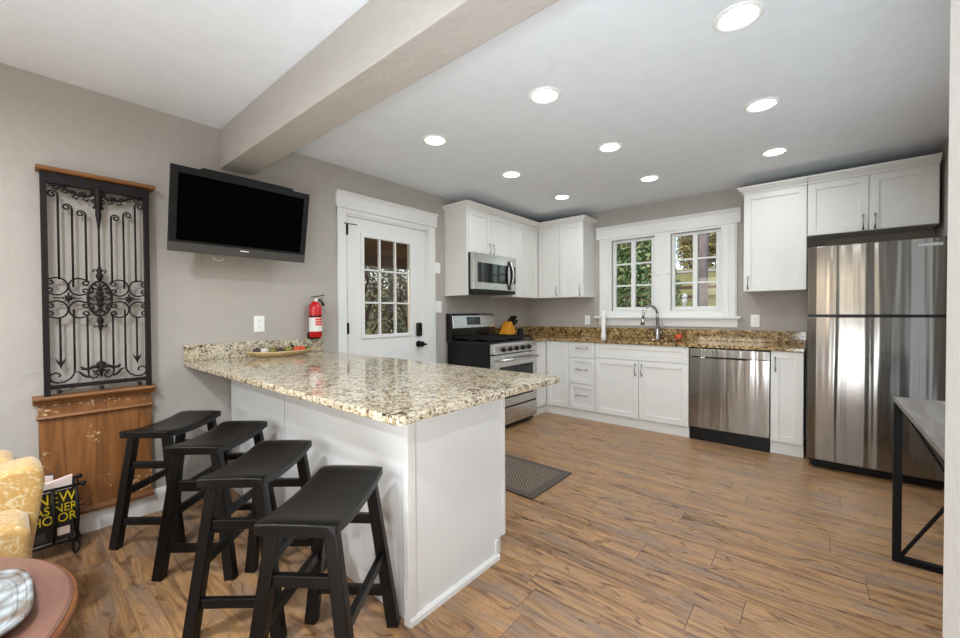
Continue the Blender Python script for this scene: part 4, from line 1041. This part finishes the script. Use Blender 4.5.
def rack():
    xf, xb, y0, y1 = .235, .09, -4.97, -4.62; t = thing('magazine_rack', ((xf+xb)/2, (y0+y1)/2, 0), 'black iron magazine rack on the floor before the oak panel', 'magazine rack')
    for x in (xf, xb):
        zt, zb = .35, .075
        m = MB(); m.tube([(x, y0-.02, zt), (x, y1+.015, zt)], .007, 8)
        for e in (y0-.02, y1+.015): m.sphere((x, e, zt), .013, (1, 1, 1), 10, 8)
        m.build('rail', 'iron', t, smooth=True)
        MB().tube([(x, y0, zb), (x, y1, zb)], .006, 8).build('rail', 'iron', t, smooth=True)
        for k in range(5):
            yy = y0+.01+k*(y1-y0-.02)/4; MB().tube([(x, yy, zb), (x+.003, yy+.004, .2), (x, yy, zt)], [.006, .009, .006], 8).build('upright', 'iron', t, smooth=True)
        for yy in (y0+.01, y1-.015):
            m = MB(); m.tube([(x, yy+.013*math.cos(a), .038+.034*math.sin(a)) for a in [2*PI*k/20 for k in range(21)]], .0045, 8); m.tube([(x, yy, .062), (x, yy, .078)], .005, 8); m.build('foot', 'iron', t, smooth=True)
    for yy in (y0, (y0+y1)/2, y1): MB().tube([(xb, yy, .078), (xf, yy, .078)], .005, 8).build('cross_bar', 'iron', t, smooth=True)
    for yy in (y0, y1): MB().tube([(xb, yy, .35), (xf, yy, .35)], .005, 8).build('cross_bar', 'iron', t, smooth=True)
    # magazines standing in the rack
    gm = 'magazines in the iron rack'
    o = thing('magazine', (xf-.016, -4.78, .085), 'black magazine with large yellow lettering at the front of the rack', 'magazine', gm)
    MB().box(xf-.02, xf-.0095, y0+.03, y1-.02, .085, .335).build('cover', 'mag_black', o, .001)
    Mx = Matrix(((0, 0, 1), (1, 0, 0), (0, 1, 0)))
    for s, sz, y, z in (('NEW', .076, -4.7, .3), ('AS NER', .056, -4.7, .245), ('HO OR?', .06, -4.7, .196)):
        me = text_mesh(s, sz, .0004); x = bpy.data.objects.new('cover_lettering', me); me.materials.append(M['mag_yellow']); COL.objects.link(x); x.parent = o
        mw = Mx.to_4x4(); mw.translation = Vector((xf-.0085, y, z))-Vector(o.location); x.matrix_local = mw @ Matrix.Diagonal((.8, 1.05, 1, 1))
    MB().box(xf-.0097, xf-.009, -4.70, -4.655, .11, .15).build('cover_picture', 'paper', o); MB().box(xf-.0097, xf-.009, -4.8, -4.74, .1, .14).build('cover_picture', 'grey_bezel', o)
    MB().box(xf-.0097, xf-.009, -4.83, -4.79, .16, .26).build('cover_spot', 'red_cover', o)
    o = thing('magazine', (xf-.05, -4.75, .085), 'magazine with pale pages leaning out of the rack top', 'magazine', gm)
    m = MB(); m.prism([(y0+.06, .085), (y1-.04, .085), (y1-.02, .395), (y0+.05, .335)], 'X', xf-.06, xf-.035); m.build('pages', 'paper', o, .001)
    m = MB(); m.prism([(y0+.058, .084), (y1-.038, .084), (y1-.02, .394), (y0+.048, .334)], 'X', xf-.064, xf-.0605); m.build('cover', 'red_cover', o)
    o = thing('magazine', (xb+.05, -4.8, .085), 'grey magazine at the rear of the rack near the wall', 'magazine', gm)
    MB().prism([(y0+.04, .085), (y1-.09, .085), (y1-.08, .40), (y0+.06, .44)], 'X', xb+.03, xb+.042).build('cover', 'grey_bezel', o)
    MB().prism([(y0+.05, .086), (y1-.095, .086), (y1-.085, .395), (y0+.065, .435)], 'X', xb+.0425, xb+.052).build('pages', 'paper', o)
rack()
def round_table():
    c = (1.75, -5.2); r = .455; H = .57; t = thing('round_table', (c[0], c[1], 0), 'round brown wooden side table with moulded edge in the front corner', 'table')
    MB().lathe([(r-.01, H-.034), (r-.003, H-.027), (r, H-.018), (r-.003, H-.009), (r-.008, H-.006), (r-.02, H-.007)], (c[0], c[1], 0), 96, ring=True).build('table_edge', 'table_edge', t, smooth=True)
    MB().lathe([(r-.06, H-.03), (r-.012, H-.022), (r-.011, H-.004), (r-.017, H), (0, H)], (c[0], c[1], 0), 96).build('tabletop', 'table_wood', t)
    MB().lathe([(.05, .12), (.06, .16), (.035, .22), (.03, .32), (.05, .4), (.035, .46), (.06, .52), (.14, .545)], (c[0], c[1], 0), 24).build('pedestal', 'table_edge', t, smooth=True)
    for k in range(4):
        a = PI/4+k*PI/2; d = Vector((math.cos(a), math.sin(a), 0)); p = Vector((c[0], c[1], 0))
        MB().tube([p+d*.02+Vector((0, 0, .15)), p+d*.14+Vector((0, 0, .12)), p+d*.26+Vector((0, 0, .045)), p+d*.32+Vector((0, 0, .02))], [.03, .028, .022, .02], 10).build('leg', 'table_edge', t, smooth=True)
    # pressed glass dish
    d = (1.765, -4.99); g = thing('glass_dish', (d[0], d[1], H), 'square pressed glass dish on the round brown table', 'dish')
    MB().lathe([(.1, 0), (.115, .001), (.15, .012), (.168, .02), (.168, .024), (.15, .019), (.112, .012), (.0, .011)], (d[0], d[1], H), 64, sq=3.6).build('plate', 'crystal', g)
    for prof in ([(.158, .0205), (.162, .026), (.169, .026), (.17, .0205)], [(.138, .015), (.141, .02), (.146, .02), (.149, .0165)]): MB().lathe(prof, (d[0], d[1], H), 64, sq=3.6, ring=True).build('rim', 'crystal', g, smooth=True)
    for k in range(6):
        a = k*PI/3; e = Vector((math.cos(a), math.sin(a), 0)); f = Vector((-e.y, e.x, 0)); o = Vector((d[0], d[1], H+.008)); m = MB()
        m.tube([o+e*.012, o+e*.05+f*.006+Vector((0, 0, .005)), o+e*.09+Vector((0, 0, .003)), o+e*.102], [.004, .017, .01, .002], 8); m.build('leaf_relief', 'crystal', g, smooth=True)
round_table()

# ------------------------------------------------------------------ outside
gr = MB(); n = 54
vs = []
for j in range(n+1):
    rowv = []
    for i in range(n+1):
        x = -26+52*i/n; y = -14+54*j/n; d = max(0, y-2.5)
        z = -.35+.28*min(d, 12.5)
        rowv.append(gr.bm.verts.new((x, y, z)))
    vs.append(rowv)
for j in range(n):
    for i in range(n): gr.bm.faces.new((vs[j][i], vs[j][i+1], vs[j+1][i+1], vs[j+1][i]))
struct(gr.build('lawn', 'lawn', loc=(0, 0, 0)), 'sloping dry lawn outside the kitchen windows', 'lawn')
gz = lambda y: -.35+.28*min(max(0, y-2.5), 12.5)
MB_r = MB(); MB_r.bm.faces.new([MB_r.bm.verts.new(p) for p in ((-22, 14.0, gz(14)+.03), (12, 14.0, gz(14)+.03), (12, 15.2, gz(15.2)+.03), (-22, 15.2, gz(15.2)+.03))])
struct(MB_r.build('road', 'road'), 'pale road crossing beyond the lawn', 'road')
def leaves(blobs, n, size, seed):
    rnd = random.Random(seed); m = MB()
    for k in range(n):
        c, rad = rnd.choice(blobs); 
        while True:
            p = Vector((rnd.uniform(-1, 1), rnd.uniform(-1, 1), rnd.uniform(-1, 1)))
            if .25 < p.length < 1: break
        p = Vector(c)+Vector((p.x*rad[0], p.y*rad[1], p.z*rad[2]))
        a = Vector((rnd.gauss(0, 1), rnd.gauss(0, 1), rnd.gauss(0, 1))).normalized(); b = a.orthogonal().normalized(); b = (Matrix.Rotation(rnd.uniform(0, 6.28), 3, a) @ b)
        cc = a.cross(b); s = size*rnd.uniform(.6, 1.4)
        v = [m.bm.verts.new(p+b*s*q+cc*s*.5*w_) for q, w_ in ((-1, 0), (0, -1), (1, 0), (0, 1))]; m.bm.faces.new(v)
    return m
def plant(name, label, cat, base, blobs, n, size, lm, stems, seed, group=None, stem_m='bark'):
    t = thing(name, base, label, cat, group)
    leaves(blobs, n, size, seed).build('foliage', lm, t)
    m = MB()
    for pts, rs in stems: m.tube(pts, rs, 8)
    m.build('branches' if len(stems) > 1 else 'trunk', stem_m, t, smooth=True)
    return t
rnd = random.Random(3)
gt = 'plants outside the kitchen windows'
plant('shrub', 'dense green shrub filling the left kitchen window', 'shrub', (-.6, 3.6, gz(3.6)), [((-.7, 3.6, 1.0), (1.1, .9, 1.2)), ((.35, 3.7, 1.4), (.75, .8, 1.2)), ((-.9, 3.8, 2.5), (1.2, .9, .9)), ((.05, 3.8, 2.55), (.7, .7, .8))], 22000, .042, 'leaf_green',
      [([(-.6+dx, 3.6, gz(3.6)-.05), (-.6+dx*2, 3.6, 1.2), (-.6+dx*3, 3.7, 2.4)], [.06, .04, .015]) for dx in (-.25, -.05, .15, .3)], 11, gt)
t = thing('tree', (1.13, 5.5, gz(5.5)), 'grey tree trunk standing on the lawn in the right kitchen window', 'tree', gt)
m = MB(); m.tube([(1.13, 5.5, gz(5.5)-.1), (1.12, 5.5, .6), (1.12, 5.5, 2.0), (1.16, 5.52, 4.0), (1.1, 5.55, 7.5)], [.16, .115, .1, .095, .07], 14); m.build('trunk', 'bark', t, smooth=True)
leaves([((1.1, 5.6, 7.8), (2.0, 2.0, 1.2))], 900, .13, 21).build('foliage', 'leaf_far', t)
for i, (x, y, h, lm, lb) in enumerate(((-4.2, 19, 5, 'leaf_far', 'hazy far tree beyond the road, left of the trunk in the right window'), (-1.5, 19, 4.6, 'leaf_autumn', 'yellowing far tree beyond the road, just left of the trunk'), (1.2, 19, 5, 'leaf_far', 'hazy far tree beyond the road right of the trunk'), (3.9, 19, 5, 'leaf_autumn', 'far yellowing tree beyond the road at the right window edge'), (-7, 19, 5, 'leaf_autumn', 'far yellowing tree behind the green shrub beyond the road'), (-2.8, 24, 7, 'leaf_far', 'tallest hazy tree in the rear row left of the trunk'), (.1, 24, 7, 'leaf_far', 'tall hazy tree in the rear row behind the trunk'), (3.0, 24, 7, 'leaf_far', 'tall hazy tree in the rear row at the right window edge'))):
    b = gz(y)
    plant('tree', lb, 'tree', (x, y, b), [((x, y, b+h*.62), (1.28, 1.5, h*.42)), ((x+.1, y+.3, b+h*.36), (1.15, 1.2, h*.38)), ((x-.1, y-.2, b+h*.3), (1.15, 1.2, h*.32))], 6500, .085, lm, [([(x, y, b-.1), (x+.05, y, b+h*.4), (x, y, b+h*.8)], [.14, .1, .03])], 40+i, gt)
t = thing('fence', (-1, 9.2, gz(9.2)), 'low dark rail fence on the lawn seen through the right window', 'fence')
for k in range(2): MB().box(-6, 5, 9.18, 9.22, gz(9.2)+.12+k*.3, gz(9.2)+.22+k*.3).build('rail', 'twig', t)
for k in range(6): MB().box(-5.6+k*2.0, -5.5+k*2.0, 9.14, 9.26, gz(9.2)-.1, gz(9.2)+.62).build('post', 'twig', t, .01)
t = thing('garden_post', (.55, 6.3, gz(6.3)), 'pale white garden post standing on the lawn, low in the right window', 'garden post')
MB().lathe([(.07, -.05), (.07, .05), (.045, .1), (.04, .72), (.06, .76), (.06, .82), (.0, .84)], (.55, 6.3, gz(6.3)), 14).build('pillar', 'plate', t, smooth=True)
MB().sphere((.55, 6.3, gz(6.3)+.9), .065, (1, 1, 1.1), 14, 10).build('globe', 'plate', t, smooth=True)
# porch beyond the door
struct(MB().box(-2.6, -.16, -6.5, 1.2, 2.16, 2.26).box(-2.6, -2.4, -6.5, 1.2, 2.01, 2.16).build('porch_roof', 'porch'), 'dark brown porch ceiling outside the door', 'porch roof')
struct(MB().box(-2.6, -.16, -6.5, 1.2, -.35, -.06).build('porch_deck', 'porch'), 'brown porch deck outside the door', 'porch')
def bare_shrub(x, y, seed, lb, rad=1.0):
    r_ = random.Random(seed); b = gz(y); stems = []
    for k in range(22):
        a = r_.uniform(0, 6.28); s = r_.uniform(.1, .7)*rad; h = r_.uniform(1.8, 3.2); kx, ky = math.cos(a)*s, math.sin(a)*s
        top = (x+kx*1.4, y+ky*1.4, b+h); mid = (x+kx*1.0+r_.uniform(-.15, .15), y+ky+r_.uniform(-.15, .15), b+h*.7)
        stems.append(([(x+kx*.15, y+ky*.15, b-.05), (x+kx*.5, y+ky*.5, b+h*.4), mid, top], [.034, .026, .016, .005]))
        for q in range(3):
            e = (mid[0]+r_.uniform(-.4, .4)*rad, mid[1]+r_.uniform(-.4, .4)*rad, mid[2]+r_.uniform(.1, .6)); stems.append(([mid, ((mid[0]+e[0])/2, (mid[1]+e[1])/2, (mid[2]+e[2])/2+.05), e], [.012, .009, .003]))
    plant('shrub', lb, 'shrub', (x, y, b), [((x, y, b+1.9), (.95*rad, .95*rad, 1.2)), ((x+.1, y+.1, b+1.1), (.9*rad, .9*rad, .8))], 380, .04, 'leaf_autumn', stems, seed+5, 'shrubs beyond the porch', 'twig')
bare_shrub(-4.2, -.55, 5, 'bare branched brown shrub beyond the porch, left in the door glass')
bare_shrub(-4.2, 1.65, 6, 'twiggy shrub beyond the porch, right half of the door glass')
bare_shrub(-6.9, 1.6, 8, 'twiggy shrub behind the nearer two, middle of the door glass', 1.2)
for i, (x, y, lb) in enumerate(((-10, .2, 'tall hazy tree behind the porch shrubs at left of the door glass'), (-10, 5.2, 'tall hazy tree behind the porch shrubs at right of the door glass'), (-15, 3, 'farthest tree seen through the middle of the door glass'))):
    b = gz(y); h = 7
    plant('tree', lb, 'tree', (x, y, b), [((x, y, b+h*.6), (2.2, 2.2, h*.45)), ((x, y, b+1.6), (2.3, 2.3, 1.6))], 7000, .09, ['leaf_far', 'leaf_far', 'leaf_autumn'][i], [([(x, y, b-.1), (x, y, b+h*.5), (x, y, b+h)], [.16, .12, .03])], 70+i, 'trees beyond the porch')
